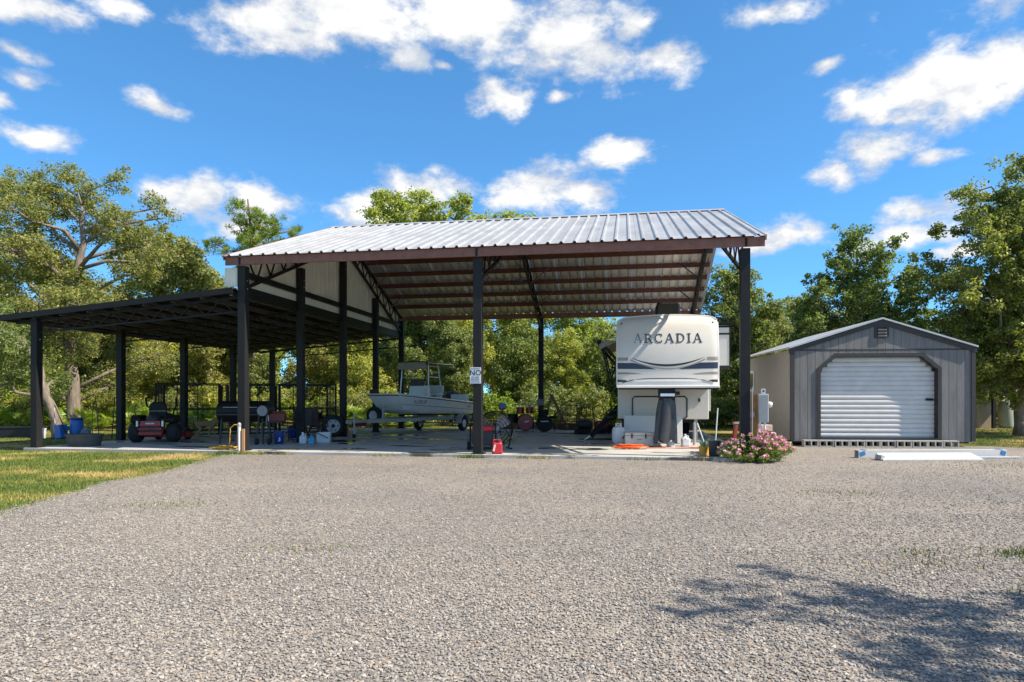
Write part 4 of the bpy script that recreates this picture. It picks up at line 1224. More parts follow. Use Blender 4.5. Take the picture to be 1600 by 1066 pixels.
# entry steps folded out on the left flank
es = MB().bar((-RW + .02, 3.0, 1.02), (-RW - .82, 2.7, .12), .06, .16).build('entry_steps', M_black, rv)
MB().bar((-RW + .02, 3.7, 1.02), (-RW - .82, 3.4, .12), .06, .16).build('stringer', M_black, es)
for k in range(4):
    t = .12 + k * .24; MB().box((-RW + .02 - .84 * t, 3.2, 1.02 - .9 * t), (.26, .72, .035)).build('tread', M_dark, es)
MB().bar((-RW - .82, 2.72, .14), (-RW - 1.0, 2.7, .02), .03).build('foot', M_alu, es)
# king pin box and its cover
kb = MB().prism([(-.02, 1.56), (.9, 1.56), (.9, 1.45), (.35, 1.22), (.05, 1.22), (-.06, 1.4)], -.20, .20, 'x').build('pin_box', M_black, rv)
MB().box((0, -.085, 1.36), (.36, .03, .07), (R(-12), 0, 0)).build('reflector', M_alu, kb)
cov = MB(); V = []; nr, ns = 14, 40
for j in range(nr):
    t = j / (nr - 1); z = 1.28 - 1.12 * t
    for k in range(ns):
        a = 2 * math.pi * k / ns
        rx = .17 + .10 * t ** .7 + .02 * math.sin(3.1 * t + 1) ; ry = .17 + .06 * t
        fold = 1 + (.10 + .22 * t) * math.sin(a * 7 + 2 * math.sin(a * 2) + t * 1.5) * .8
        zz = z - (.07 * math.sin(a * 4 + 1) if j == nr - 1 else 0)
        V.append((rx * fold * math.cos(a) - .05 * t, .16 + ry * fold * math.sin(a), zz))
cov.add(V, [(j * ns + k, j * ns + (k + 1) % ns, (j + 1) * ns + (k + 1) % ns, (j + 1) * ns + k) for j in range(nr - 1) for k in range(ns)] + [tuple(range(ns))])
pc = tag(cov.build('pin_cover', mat('charcoal_tarp', (.045, .045, .05), .35, var=.2), None, (4.01, 17.2, 0), -TH, smooth=True), 'crumpled charcoal tarp hanging over the trailer hitch', 'tarp')
MB().lathe([(.11, 0), (.11, .14)], (0, 0, 0), 14).build('bucket', M_cream, None, Lw(10.40, 2.86, .001))
tag(bpy.data.objects['bucket'], 'small cream bucket standing under the charcoal tarp', 'bucket')

# ------------------------------------------------------------------ boat and its trailer
BH = math.atan2(.404, .915)        # bow points towards the camera and left
bo = thing('skiff', 'grey-white blunt-bowed skiff with canopy on its trailer under the carport', 'boat', (-4.42, 22.9, 0), 0)
tl = thing('boat_trailer', 'galvanised boat trailer carrying the skiff', 'trailer', (-4.42, 22.9, 0), 0)
fx, fy = .404, .915                 # unit vector from bow to stern
for o in (bo, tl): o.rotation_euler = (0, 0, math.atan2(fy, fx) - math.pi / 2)   # local +y runs bow to stern
BL = 5.1
M_hull = mat('hull_gelcoat', (.80, .785, .74), .35, var=.05, scale=2, coat=.2)
rows = [(0.0, lambda t: .66 + .27 * min(1, t * 2.2) ** .7, lambda t: 1.41 - .34 * t + .02 * t * t),      # sheer
        (.05, lambda t: .62 + .28 * min(1, t * 2.2) ** .7, lambda t: 1.30 - .33 * t),
        (.30, lambda t: .58 + .28 * min(1, t * 2) ** .7, lambda t: 1.06 - .26 * t),
        (.42, lambda t: .55 + .30 * min(1, t * 2) ** .7, lambda t: .88 - .18 * t),
        (.75, lambda t: .42 + .36 * min(1, t * 2) ** .6, lambda t: .74 - .10 * t),
        (1.0, lambda t: 0.0, lambda t: .70 - .08 * t)]
NT = 16
hb = MB(); V = []
for s in (1, -1):
    for (st, w, z) in rows:
        for i in range(NT + 1):
            t = i / NT; V.append((s * w(t), st + (BL - st) * t, z(t)))
nrow = len(rows); F = []
for si in range(2):
    o = si * nrow * (NT + 1)
    for r_ in range(nrow - 1):
        for i in range(NT):
            F.append((o + r_ * (NT + 1) + i, o + r_ * (NT + 1) + i + 1, o + (r_ + 1) * (NT + 1) + i + 1, o + (r_ + 1) * (NT + 1) + i))
h2 = nrow * (NT + 1)
for r_ in range(nrow - 1):          # bow plate and transom
    F.append((r_ * (NT + 1), (r_ + 1) * (NT + 1), h2 + (r_ + 1) * (NT + 1), h2 + r_ * (NT + 1)))
    a = r_ * (NT + 1) + NT; b2 = (r_ + 1) * (NT + 1) + NT
    F.append((a, b2, h2 + b2, h2 + a))
hb.add(V, F); hl = hb.build('hull', M_hull, bo, smooth=True)
dk = [(-.60, .35, 1.27), (.60, .35, 1.27), (.86, 1.8, 1.18), (.88, BL - .02, 1.0), (-.88, BL - .02, 1.0), (-.86, 1.8, 1.18)]
MB().add(dk, [tuple(range(6))]).build('deck', M_hull, bo)
for s in (1, -1):
    MB().tube([(s * rows[0][1](i / NT), BL * i / NT, rows[0][2](i / NT)) for i in range(NT + 1)], .028, 6).build('gunwale', M_hull, bo)
    MB().tube([(s * (rows[1][1](i / NT) + .02), .05 + (BL - .05) * i / NT, rows[1][2](i / NT) + .07) for i in range(NT + 1)], .016, 5).build('rub_rail', M_dark, bo)
    MB().tube([(s * (rows[2][1](i / NT) + .008), .30 + (BL - .3) * i / NT, rows[2][2](i / NT)) for i in range(NT + 1)], .010, 5).build('spray_line', M_grey, bo)
MB().tube([(-.66, 0, 1.41), (.66, 0, 1.41)], .028, 6).build('gunwale', M_hull, bo)
MB().tube([(-.63, -.02, 1.37), (.63, -.02, 1.37)], .016, 5).build('rub_rail', M_dark, bo)
# registration on the visible side
rg = letters('FL 1352 LP', .17, M_dark, bo, (.845, 1.05, 1.13), (R(90), 0, R(83)), 'registration', .9)
letters('Carolina', .13, M_grey, bo, (.935, 4.55, .95), (R(90), 0, R(90)), 'stern_lettering', .9)
# console, seat, canopy, engine
con = MB().box((0, 2.35, 1.42), (.72, .55, .62), None, .85).build('console', M_hull, bo, bevel=.03)
MB().box((0, 2.2, 1.84), (.62, .02, .30), (R(-18), 0, 0)).build('windscreen', mat('smoked_screen', (.12, .11, .10), .1), con)
MB().ring((0, 2.70, 1.66), .15, .014, 'y', 18).build('steering_wheel', M_dark, con)
st = MB().box((0, 3.2, 1.42), (.85, .42, .10)).build('seat', M_white, bo, bevel=.03)
MB().box((0, 3.42, 1.62), (.85, .08, .30)).build('backrest', M_white, st, bevel=.03)
for s in (-1, 1): MB().box((s * .32, 3.2, 1.2), (.06, .3, .4)).build('seat_support', M_alu, st)
for s in (-1, 1):
    for y, yt in ((1.95, 2.05), (2.95, 2.75)):
        MB().tube([(s * .62, y, 1.2), (s * .56, yt, 2.55)], .024, 7).build('canopy_leg', M_alu, bo)
    for z in (2.45, 2.25, 2.05): MB().tube([(s * .565, 2.07, z), (s * .565, 2.80, z)], .016, 6).build('canopy_rail', M_alu, bo)
cn = MB(); V = []
for i in range(9):
    x = -.78 + 1.56 * i / 8
    for j in range(9):
        y = 1.75 + 1.75 * j / 8; V.append((x, y, 2.66 - .07 * (x / .78) ** 2 - .05 * ((y - 2.4) / .9) ** 2))
F = [(i * 9 + j, (i + 1) * 9 + j, (i + 1) * 9 + j + 1, i * 9 + j + 1) for i in range(8) for j in range(8)]
V2 = [(a, b_, c - .03) for a, b_, c in V]; cn.add(V, F); cn.add(V2, [tuple(reversed(f)) for f in F])
cy = cn.build('canopy', M_black, bo, smooth=True)
MB().box((0, 1.80, 2.46), (1.2, .04, .26)).build('valance', M_taupe, cy)
MB().tube([(.75, 1.75, 2.56), (.78, 3.5, 2.55)], .02, 6).build('canopy_rail', M_alu, cy)
en = MB().prism([(4.55, 1.02), (4.95, 1.0), (5.15, 1.1), (5.2, 1.42), (5.05, 1.55), (4.7, 1.56), (4.52, 1.4)], -.17, .17, 'x').build('outboard_motor', M_dark, bo, bevel=.05)
MB().box((0, 5.28, .62), (.12, .2, .85)).build('engine_leg', M_dark, en)
MB().box((.45, 4.7, 1.24), (.62, .42, .36)).build('bench_box', M_white, bo, bevel=.02)
# trailer
for s in (-1, 1):
    MB().bar((s * .62, 1.2, .52), (s * .80, 5.0, .50), .07, .12).build('frame_rail', M_steel, tl)
    MB().bar((s * .62, 1.2, .52), (0, -.9, .50), .07, .12).build('frame_rail', M_steel, tl)
    MB().bar((s * .42, 1.6, .66), (s * .45, 5.0, .62), .09, .05).build('bunk', mat('bunk_carpet', (.05, .05, .05), .95), tl)
    w = MB().lathe([(.16, -.08), (.25, -.09), (.285, -.05), (.285, .05), (.25, .09), (.16, .08)], (s * 1.0, 3.9, .285), 24, 'x', loop=True).build('wheel', M_rubber, tl, smooth=True)
    MB().lathe([(.04, -.07), (.16, -.075), (.165, .075), (.10, .055), (.04, .08)], (s * 1.0, 3.9, .285), 18, 'x').build('rim', M_white, w)
    pts = []
    for k in range(13):
        a = math.pi * k / 12; pts.append((3.9 - .36 * math.cos(a), .30 + .36 * math.sin(a)))
    pin = [(3.9 - .33 * math.cos(math.pi * k / 12), .30 + .33 * math.sin(math.pi * k / 12)) for k in range(12, -1, -1)]
    MB().prism(pts + pin, s * 1.0 - .13, s * 1.0 + .13, 'x').build('mudguard', M_steel, tl)
for y in (1.9, 3.2, 4.6): MB().bar((-.74, y, .50), (.74, y, .50), .06).build('cross_member', M_steel, tl)
MB().bar((-1.0, 3.9, .285), (1.0, 3.9, .285), .06).build('axle', M_steel, tl)
MB().bar((0, 1.2, .52), (0, -2.0, .52), .08, .1).build('tongue', M_steel, tl)
MB().bar((0, .0, .55), (0, .0, 1.0), .07).build('winch_post', M_steel, tl)
jk = MB().tube([(.1, -1.75, .12), (.1, -1.75, .80)], .03, 8).build('jack', M_steel, tl)
MB().lathe([(.07, -.025), (.07, .025)], (.1, -1.75, .07), 12, 'x').build('jack_wheel', M_rubber, jk)
MB().box((-.35, -.9, .40), (.4, .3, .12)).build('tool_tray', M_red, tl)
w = MB().lathe([(.17, -.09), (.27, -.1), (.31, -.06), (.31, .06), (.27, .1), (.17, .09)], (-.62, .35, .66), 24, 'y', loop=True).build('spare_tyre', M_rubber, tl, smooth=True)
MB().lathe([(.03, -.06), (.17, -.085), (.17, .08), (.03, .06)], (-.62, .35, .66), 18, 'y').build('rim', mat('silver_rim', (.5, .49, .5), .45), w)
MB().bar((-.62, .35, .66), (-.2, .35, .54), .05).build('spare_bracket', M_steel, tl)
sw = thing('spare_wheel', 'spare wheel with silver steel rim standing by the boat trailer tongue', 'wheel', (-5.82, 21.7, .372), math.atan2(.25, 1))
tr_ = MB().lathe([(.22, -.11), (.31, -.12), (.37, -.08), (.37, .08), (.31, .12), (.22, .11)], (0, 0, 0), 28, 'y', loop=True).build('tyre', M_rubber, sw, smooth=True)
rm = MB().lathe([(.06, -.06), (.09, -.09), (.17, -.06), (.2, -.09), (.235, -.11), (.235, .1), (.06, .1)], (0, 0, 0), 24, 'y').build('rim', mat('silver_rim', (.5, .49, .5), .45), sw, smooth=True)
MB().lathe([(.055, -.1), (.055, .0)], (0, 0, 0), 14, 'y').build('hub', M_black, rm)
for k in range(6): MB().lathe([(.02, -.074), (.02, -.05)], (.15 * math.cos(k * 1.047), 0, .15 * math.sin(k * 1.047)), 8, 'y').build('hole', M_black, rm)

# ------------------------------------------------------------------ mower
mo = thing('riding_mower', 'dark red zero-turn riding mower seen from behind under the lean-to', 'mower', (-10.33, 19.3, 0), .12); mo.scale = (1.02, 1.0, 1.1)
for s in (-1, 1):
    w = MB().lathe([(.13, -.13), (.22, -.145), (.265, -.09), (.265, .09), (.22, .145), (.13, .13)], (s * .50, .0, .265), 24, 'x', loop=True).build('rear_wheel', M_rubber, mo, smooth=True)
    MB().lathe([(.03, -.1), (.13, -.12), (.13, .12), (.03, .1)], (s * .5, 0, .265), 14, 'x').build('rim', M_dark, w)
    MB().lathe([(.08, -.08), (.14, -.08), (.165, -.05), (.165, .05), (.14, .08), (.08, .08)], (s * .42, 1.35, .165), 18, 'x').build('front_caster', M_rubber, mo)
    MB().prism([(-.22, .52), (.30, .52), (.34, .62), (.20, .72), (-.12, .72), (-.24, .62)], s * .45 - .14, s * .45 + .14, 'x').build('fender', M_black, mo, bevel=.03)
    MB().tube([(s * .26, .55, .62), (s * .30, .6, .85), (s * .40, .45, .95), (s * .42, .4, 1.17)], [.022, .022, .022, .03], 8).build('steering_lever', M_black, mo)
    MB().tube([(s * .54, .1, .66), (s * .62, .15, .80), (s * .60, .15, .95), (s * .54, .15, 1.0)], .013, 6).build('roll_bar_arm', M_dark, mo)
    MB().box((s * .335, -.36, .50), (.05, .06, .14)).build('tail_bracket', M_alu, mo)
MB().box((0, -.30, .50), (.58, .14, .15), None, .9).build('engine_cover', M_red, mo, bevel=.02)
MB().box((0, -.34, .36), (.64, .08, .06)).build('rear_bumper', M_red, mo, bevel=.01)
MB().box((0, -.34, .24), (.62, .08, .08)).build('rear_bumper', M_red, mo, bevel=.01)
MB().box((0, -.28, .34), (.56, .1, .22)).build('engine_guard', M_dark, mo)
MB().box((0, .35, .28), (.62, 1.3, .12)).build('chassis', M_red, mo)
MB().prism([(.62, .10), (1.25, .10), (1.25, .22), (.62, .24)], -.62, .62, 'x').build('cutting_deck', M_red, mo)
eg = MB().lathe([(.19, .56), (.20, .64), (.15, .70), (.05, .71)], (0, -.12, 0), 16).build('engine', M_dark, mo)
MB().lathe([(.03, 0), (.03, .03)], (.02, -.28, .63), 8, 'y').build('cap', M_alu, eg)
stt = MB().box((0, .38, .68), (.5, .5, .14)).build('seat', M_black, mo, bevel=.05)
MB().prism([(-.24, .70), (.24, .70), (.24, .96), (.16, 1.06), (-.16, 1.06), (-.24, .96)], .14, .26).build('backrest', M_black, stt, bevel=.04)
MB().box((0, .132, .82), (.5, .012, .018)).build('piping', M_grey, stt)
b = MB()
for k in range(7): b.box((-.105 + k * .034, -.376, .505), (.024, .006, .036), (0, R(12), 0))
b.build('lettering', M_white, mo)

# ------------------------------------------------------------------ dogs
def dog(name, label, loc, rz, m, k=1.0):
    J = {'pelvis': (-.28, 0, .46, .10), 'loin': (-.1, 0, .46, .095), 'chest': (.14, 0, .45, .125), 'neck': (.28, 0, .53, .075), 'head': (.38, 0, .62, .07), 'brow': (.43, 0, .62, .06), 'muzzle': (.50, 0, .59, .034), 'nose': (.55, 0, .585, .026),
         'tail1': (-.38, 0, .52, .026), 'tail2': (-.46, 0, .60, .022), 'tail3': (-.52, 0, .70, .018), 'tail4': (-.52, 0, .76, .012)}
    E = [('pelvis', 'loin'), ('loin', 'chest'), ('chest', 'neck'), ('neck', 'head'), ('head', 'brow'), ('brow', 'muzzle'), ('muzzle', 'nose'), ('pelvis', 'tail1'), ('tail1', 'tail2'), ('tail2', 'tail3'), ('tail3', 'tail4')]
    for s, nm, f, r_ in ((1, 'l', .05, -.06), (-1, 'r', -.06, .07)):
        J['sh' + nm] = (.16, s * .07, .40, .065); J['el' + nm] = (.12 + f * .3, s * .075, .27, .036); J['wr' + nm] = (.15 + f, s * .075, .12, .024); J['pw' + nm] = (.16 + f, s * .075, .025, .026); J['to' + nm] = (.20 + f, s * .075, .02, .02)
        E += [('chest', 'sh' + nm), ('sh' + nm, 'el' + nm), ('el' + nm, 'wr' + nm), ('wr' + nm, 'pw' + nm), ('pw' + nm, 'to' + nm)]
        J['hp' + nm] = (-.27, s * .07, .40, .075); J['kn' + nm] = (-.20 + r_ * .5, s * .08, .28, .048); J['hk' + nm] = (-.34 + r_, s * .08, .17, .026); J['hp2' + nm] = (-.32 + r_, s * .08, .025, .026); J['ht' + nm] = (-.27 + r_, s * .08, .02, .02)
        E += [('pelvis', 'hp' + nm), ('hp' + nm, 'kn' + nm), ('kn' + nm, 'hk' + nm), ('hk' + nm, 'hp2' + nm), ('hp2' + nm, 'ht' + nm)]
        J['ear' + nm] = (.36, s * .06, .66, .022); J['eat' + nm] = (.35, s * .085, .73, .008)
        E += [('head', 'ear' + nm), ('ear' + nm, 'eat' + nm)]
    ks = list(J); me = bpy.data.meshes.new(name)
    me.from_pydata([tuple(c * k for c in J[q][:3]) for q in ks], [(ks.index(a), ks.index(b)) for a, b in E], [])
    o = bpy.data.objects.new(name, me); COL.objects.link(o)
    sk = o.modifiers.new('skin', 'SKIN'); o.modifiers.new('sub', 'SUBSURF').levels = 2
    for i, q in enumerate(ks):
        me.skin_vertices[0].data[i].radius = (J[q][3] * k,) * 2
        me.skin_vertices[0].data[i].use_root = (q == 'pelvis')
    dg = bpy.context.evaluated_depsgraph_get(); dg.update()
    m2 = bpy.data.meshes.new_from_object(o.evaluated_get(dg)); bpy.data.objects.remove(o)
    m2.polygons.foreach_set('use_smooth', [True] * len(m2.polygons))
    d = place(name, m2, m, None, loc, rz); tag(d, label, 'dog')
    e = MB()
    for s in (-1, 1): e.ball((.455 * k, s * .042 * k, .645 * k), .011 * k, 8, 5)
    e.build('eyes', M_black, d); MB().ball((.575 * k, 0, .592 * k), .017 * k, 8, 5).build('nose', M_black, d)
    return d


def fur(name, a, b_, zlo, zhi):
    m = bpy.data.materials.new(name); m.use_nodes = True; n, l = m.node_tree.nodes, m.node_tree.links
    t = n.new('ShaderNodeTexCoord'); sp = n.new('ShaderNodeSeparateXYZ'); l.new(t.outputs['Object'], sp.inputs[0])
    ad = n.new('ShaderNodeMath'); ad.operation = 'ADD'; l.new(sp.outputs[2], ad.inputs[0])
    nz = n.new('ShaderNodeMath'); nz.operation = 'MULTIPLY'; nz.inputs[1].default_value = .15; l.new(noise(n, l, t.outputs['Object'], 12, 4), nz.inputs[0]); l.new(nz.outputs[0], ad.inputs[1])
    mr_ = n.new('ShaderNodeMapRange'); mr_.inputs['From Min'].default_value = zlo + .075; mr_.inputs['From Max'].default_value = zhi + .075; l.new(ad.outputs[0], mr_.inputs[0])
    c = mixc(n, l, mr_.outputs[0], a, b_); v = ramp(n, l, noise(n, l, t.outputs['Object'], 60, 3), [(.3, (.7, .7, .7)), (.7, (1.2, 1.2, 1.2))])
    l.new(mixc(n, l, 1.0, c, v, 'MULTIPLY'), n['Principled BSDF'].inputs['Base Color']); n['Principled BSDF'].inputs['Roughness'].default_value = .9
    return m


dog('tan_dog', 'tan dog walking to the right behind the mower by the wire kennel', (-9.69, 21.2, 0), 0.0, fur('tan_fur', (.42, .26, .13), (.34, .20, .095), .3, .55))
dog('black_tan_dog', 'black and tan dog standing beside the dark folding chair', (-7.35, 25.6, 0), R(-80), fur('black_tan_fur', (.26, .15, .07), (.02, .017, .015), .33, .42), 1.1)

# ------------------------------------------------------------------ dog kennel
kn = thing('dog_kennel', 'black wire dog kennel of square panels at the back of the lean-to', 'kennel', (0, 0, 0))


def kpanel(a, b_, h=1.72):
    a, b_ = Vector((*a, .03)), Vector((*b_, .03)); L = (b_ - a).length; d = (b_ - a) / L
    U = Vector((0, 0, 1))
    p = MB().bar(a, a + U * h, .04).bar(b_, b_ + U * h, .04).bar(a + U * h, b_ + U * h, .04).bar(a + U * .05, b_ + U * .05, .04).bar(a + U * .86, b_ + U * .86, .035).build('panel', M_black, kn)
    for t in (.33, .66):
        MB().bar(a + d * L * t, a + d * L * t + U * h, .022).build('upright', M_black, p)
    w = MB()
    for k in range(1, int(L / .1)): q = a + d * .1 * k; w.bar(q, q + U * h, .004)
    for k in range(1, 17): w.bar(a + U * .1 * k, b_ + U * .1 * k, .004)
    tag(w.build('wire_mesh', M_black, p), kind='stuff')


A, Bk = Vector((-11.56, 21.6)), Vector((-6.27, 23.75)); dd = (Bk - A) / 3; nn = Vector((-dd.y, dd.x)).normalized() * 2.6
for k in range(3):
    kpanel(A + dd * k + dd * .01, A + dd * (k + 1) - dd * .01); kpanel(A + nn + dd * k + dd * .01, A + nn + dd * (k + 1) - dd * .01)
kpanel(A + nn * .01, A + nn * .99); kpanel(Bk + nn * .01, Bk + nn * .99); kpanel(A + dd * 1.5 + nn * .02, A + dd * 1.5 + nn * .98)

# ------------------------------------------------------------------ cooking things
sk = thing('barrel_smoker', 'black barrel smoker with lid on legs behind the left carport post', 'smoker', (-7.55, 18.9, -.10), -.1)
MB().lathe([(.20, -.75), (.30, -.72), (.30, .72), (.20, .75)], (0, 0, 1.0), 20, 'x').build('barrel', M_black, sk, smooth=True)
MB().box((0, -.30, .92), (1.6, .28, .03)).build('shelf', M_dark, sk)
for x in (-.6, .6):
    for y in (-.2, .2): MB().bar((x, y, .8), (x * 1.05, y * 1.3, .10), .04).build('leg', M_dark, sk)
MB().tube([(-.6, .1, 1.25), (-.6, .1, 1.75)], .05, 10).build('chimney', M_black, sk)
MB().tube([(-.5, -.33, 1.12), (.5, -.33, 1.12)], .014, 6).build('handle', M_steel, sk)
gr = thing('kettle_cart', 'small wheeled charcoal grill with round grey end beside the carport post', 'grill', (-6.82, 18.3, 0), .0)
MB().lathe([(.05, -.01), (.15, 0), (.155, .03), (.155, .55), (.1, .58)], (0, -.1, .93), 20, 'y').build('drum', M_dark, gr, smooth=True)
MB().lathe([(.14, -.016), (.14, -.002)], (0, -.1, .93), 20, 'y').build('end_plate', M_grey, gr)
for x in (-.17, .17):
    for y in (-.05, .4): MB().bar((x * .6, y, .85), (x, y, .08), .03).build('leg', M_dark, gr)
    MB().lathe([(.03, -.03), (.085, -.035), (.09, 0), (.085, .035), (.03, .03)], (x, -.05, .09), 16, 'x').build('wheel', M_rubber, gr)
MB().box((.24, .15, .62), (.5, .4, .03)).build('shelf', M_dark, gr)
ts = tag(MB().box((0, 0, .11), (.42, .28, .22)).box((0, 0, .25), (.30, .2, .05)).build('tool_box', mat('faded_red', (.16, .03, .025), .5), None, (-6.50, 18.5, .637), .1, bevel=.015), 'dull red box on the side shelf of the small grill', 'box')
MB().lathe([(.038, 0), (.04, .12), (.02, .16), (.014, .19)], (0, 0, 0), 12).build('white_bottle', M_white, None, (-6.72, 18.32, .637)); tag(bpy.data.objects['white_bottle'], 'white squeeze bottle standing on the grill shelf', 'bottle')


def bucket(name, label, loc, r, h, m, cat='bucket', handle=True, inner=M_dark, top=1.12, rz=0):
    t = thing(name, label, cat, loc, rz)
    MB().lathe([(r * .92, 0), (r, h * .04), (r * top, h * .95), (r * top * 1.05, h * .95), (r * top * 1.05, h), (r * top * .96, h), (r * .9, h * .25), (.001, h * .22)], (0, 0, 0), 24).build('shell', m, t, smooth=True)
    if handle: MB().ring((0, 0, h * .9), r * top * 1.06, .006, 'y', 16, 5, 180, 360).build('handle', M_steel, t)
    return t


bk = bucket('blue_bucket', 'deep blue plastic bucket with white print beside the grill', (-6.48, 18.55, 0), .12, .36, M_dblue)
b = MB()
for k in range(4): b.box((.05 + .012 * (k % 2), -.140 - .004 * (k > 1), .10 + k * .028), (.08 - .015 * k, .006, .014), (0, R(-25), 0))
b.build('print', M_white, bk)
bucket('navy_bin', 'dark blue bin on the slab before the dog kennel', (-7.05, 21.4, 0), .14, .34, M_dblue, 'bin')


def jug(name, label, loc, w, h, m, cat='jug', rz=0):
    t = thing(name, label, cat, loc, rz)
    MB().box((0, 0, h * .36), (w, w * .75, h * .72)).build('body', m, t, bevel=w * .14)
    MB().lathe([(w * .42, h * .70), (w * .22, h * .84), (w * .14, h * .88), (w * .14, h)], (-w * .06, 0, 0), 12).build('neck', m, t)
    MB().lathe([(w * .16, h * .97), (w * .16, h * 1.07)], (-w * .06, 0, 0), 10).build('cap', M_blue if 'blue' in label else M_white, t)
    MB().tube([(w * .1, 0, h * .92), (w * .34, 0, h * .9), (w * .38, 0, h * .7)], w * .05, 6).build('handle', m, t)
    return t


M_clear = mat('milky_plastic', (.55, .62, .66), .3, var=.05)
jug('water_jug', 'milky water jug beside the left carport post', (-5.86, 18.7, 0), .20, .30, M_clear, rz=.2)
jug('blue_jug', 'bright blue bottle jug standing before the white tub', (-5.55, 18.45, 0), .15, .26, mat('cyan_plastic', (.05, .30, .50), .3))
tb = thing('white_tub', 'square milky white tub near the spare wheel', 'tub', (-5.42, 19.2, 0), .1)
MB().box((0, 0, .15), (.36, .3, .3), None, 1.08).build('body', M_clear, tb, bevel=.02)
MB().bar((-.18, -.2, .3), (.16, -.24, .14), .02).build('spout_hose', M_dark, tb)


def camp_chair(name, label, loc, rz, m):
    t = thing(name, label, 'chair', loc, rz)
    for s in (-1, 1):
        MB().bar((s * .26, -.24, .42), (s * .26, .26, .0), .022).build('leg', M_dark, t)
        MB().bar((s * .26, .24, .42), (s * .26, -.26, .0), .022).build('leg', M_dark, t)
        MB().bar((s * .26, .24, .40), (s * .27, .36, .98), .022).build('back_post', M_dark, t)
        MB().box((s * .28, .0, .62), (.06, .46, .025)).build('armrest', M_dark, t)
        MB().bar((s * .28, -.2, .62), (s * .28, -.22, .40), .02).build('arm_post', M_dark, t)
    V = [(-.25, -.24, .44), (.25, -.24, .44), (.25, .0, .40), (-.25, .0, .40), (.25, .24, .42), (-.25, .24, .42)]
    MB().add(V, [(0, 1, 2, 3), (3, 2, 4, 5)]).add([(a, b_, c - .015) for a, b_, c in V], [(3, 2, 1, 0), (5, 4, 2, 3)]).build('seat', m, t)
    MB().prism([(.27, .46), (.285, .46), (.37, .97), (.355, .97)], -.25, .25, 'x').build('backrest', m, t)
    return t


M_cloth = mat('brown_canvas', (.085, .045, .04), .85)
camp_chair('camp_chair', 'brown canvas folding chair with black frame beside the left posts', (-5.98, 20.3, 0), R(165), M_cloth)
camp_chair('camp_chair', 'black folding chair partly hidden behind the gable post', (-6.35, 19.9, 0), R(215), M_dark)
tag(MB().tube([(0, 0, 0), (.16, .1, 1.75)], .013, 6).build('broom_pole', mat('green_grey_pole', (.2, .24, .2), .5), None, (-6.18, 19.3, 0)), 'thin pole leaning against the second gable post', 'pole')
pl = thing('leaning_plank', 'tan wooden plank leaning on the gable post behind the spare wheel', 'plank', (-5.92, 22.75, 0), 0)
MB().bar((.35, -.1, .02), (.0, .15, 1.55), .10, .03).build('plank_board', mat('tan_plank', (.30, .18, .08), .7), pl)
tag(MB().prism([(-.13, 0), (.13, 0), (.15, .24), (-.15, .24)], -.1, .1).build('rust_box', mat('rust_box', (.10, .03, .025), .7), None, Lw(.0, 8.62, 1.36)), 'small rust-red box fixed on the gable post behind the bow', 'box')

# standpipe, stake and yellow hose by the front-left post
sp = thing('standpipe', 'white standpipe with tap at the foot of the left carport post', 'standpipe', (-6.56, 16.03, -.06))
MB().tube([(0, 0, 0), (0, 0, .68)], .036, 10).build('pipe', M_white, sp)
MB().lathe([(.045, .66), (.045, .72), (.02, .75)], (0, 0, 0), 10).build('tap', M_steel, sp)
MB().tube([(0, 0, .70), (-.12, 0, .70), (-.22, .02, .62), (-.25, .05, .3), (-.30, .1, .08)], .014, 6).build('supply_hose', M_yellow, sp)
tag(MB().box((0, 0, .3), (.06, .05, .6)).build('stake', mat('raw_stake', (.45, .25, .12), .8), None, (-6.46, 16.02, -.06)), 'short raw wooden stake beside the white standpipe', 'stake')
tag(MB().bar((0, 0, 0), (.14, .1, .95), .09, .04).build('brown_plank', M_wood, None, (-7.0, 16.9, .01)), 'short brown plank leaning behind the left carport post', 'plank')


def coil(name, label, loc, r, n, tube, m, flat=.55, cat='hose', seed=0):
    g_ = random.Random(seed); pts = []
    for k in range(n * 22):
        a = k * 2 * math.pi / 22; t = k / (n * 22)
        rr = r * (.72 + .28 * math.sin(t * 9 + seed)); pts.append((rr * math.cos(a) + .03 * math.sin(k * .21), rr * flat * math.sin(a), tube + .02 * t * n * .6 + .008 * math.sin(a * 3 + k)))
    return tag(MB().tube(pts, tube, 6).build(name, m, None, loc, smooth=True), label, cat)


coil('yellow_hose', 'coil of yellow garden hose on the slab edge by the standpipe', (-7.2, 16.62, .0), .34, 6, .014, M_yellow, .5, seed=2)
coil('orange_hose', 'coil of bright orange hose on the slab before the cooler', (2.97, 16.75, .0), .44, 8, .016, M_orange, .42, seed=4)
tag(MB().tube([(3.35, 16.9, .015), (3.9, 16.95, .015), (4.5, 17.1, .015), (5.2, 17.2, .015)], .012, 6).build('extension_lead', M_orange, None), 'orange cord stretched along the slab beside the hose coil', 'cord')

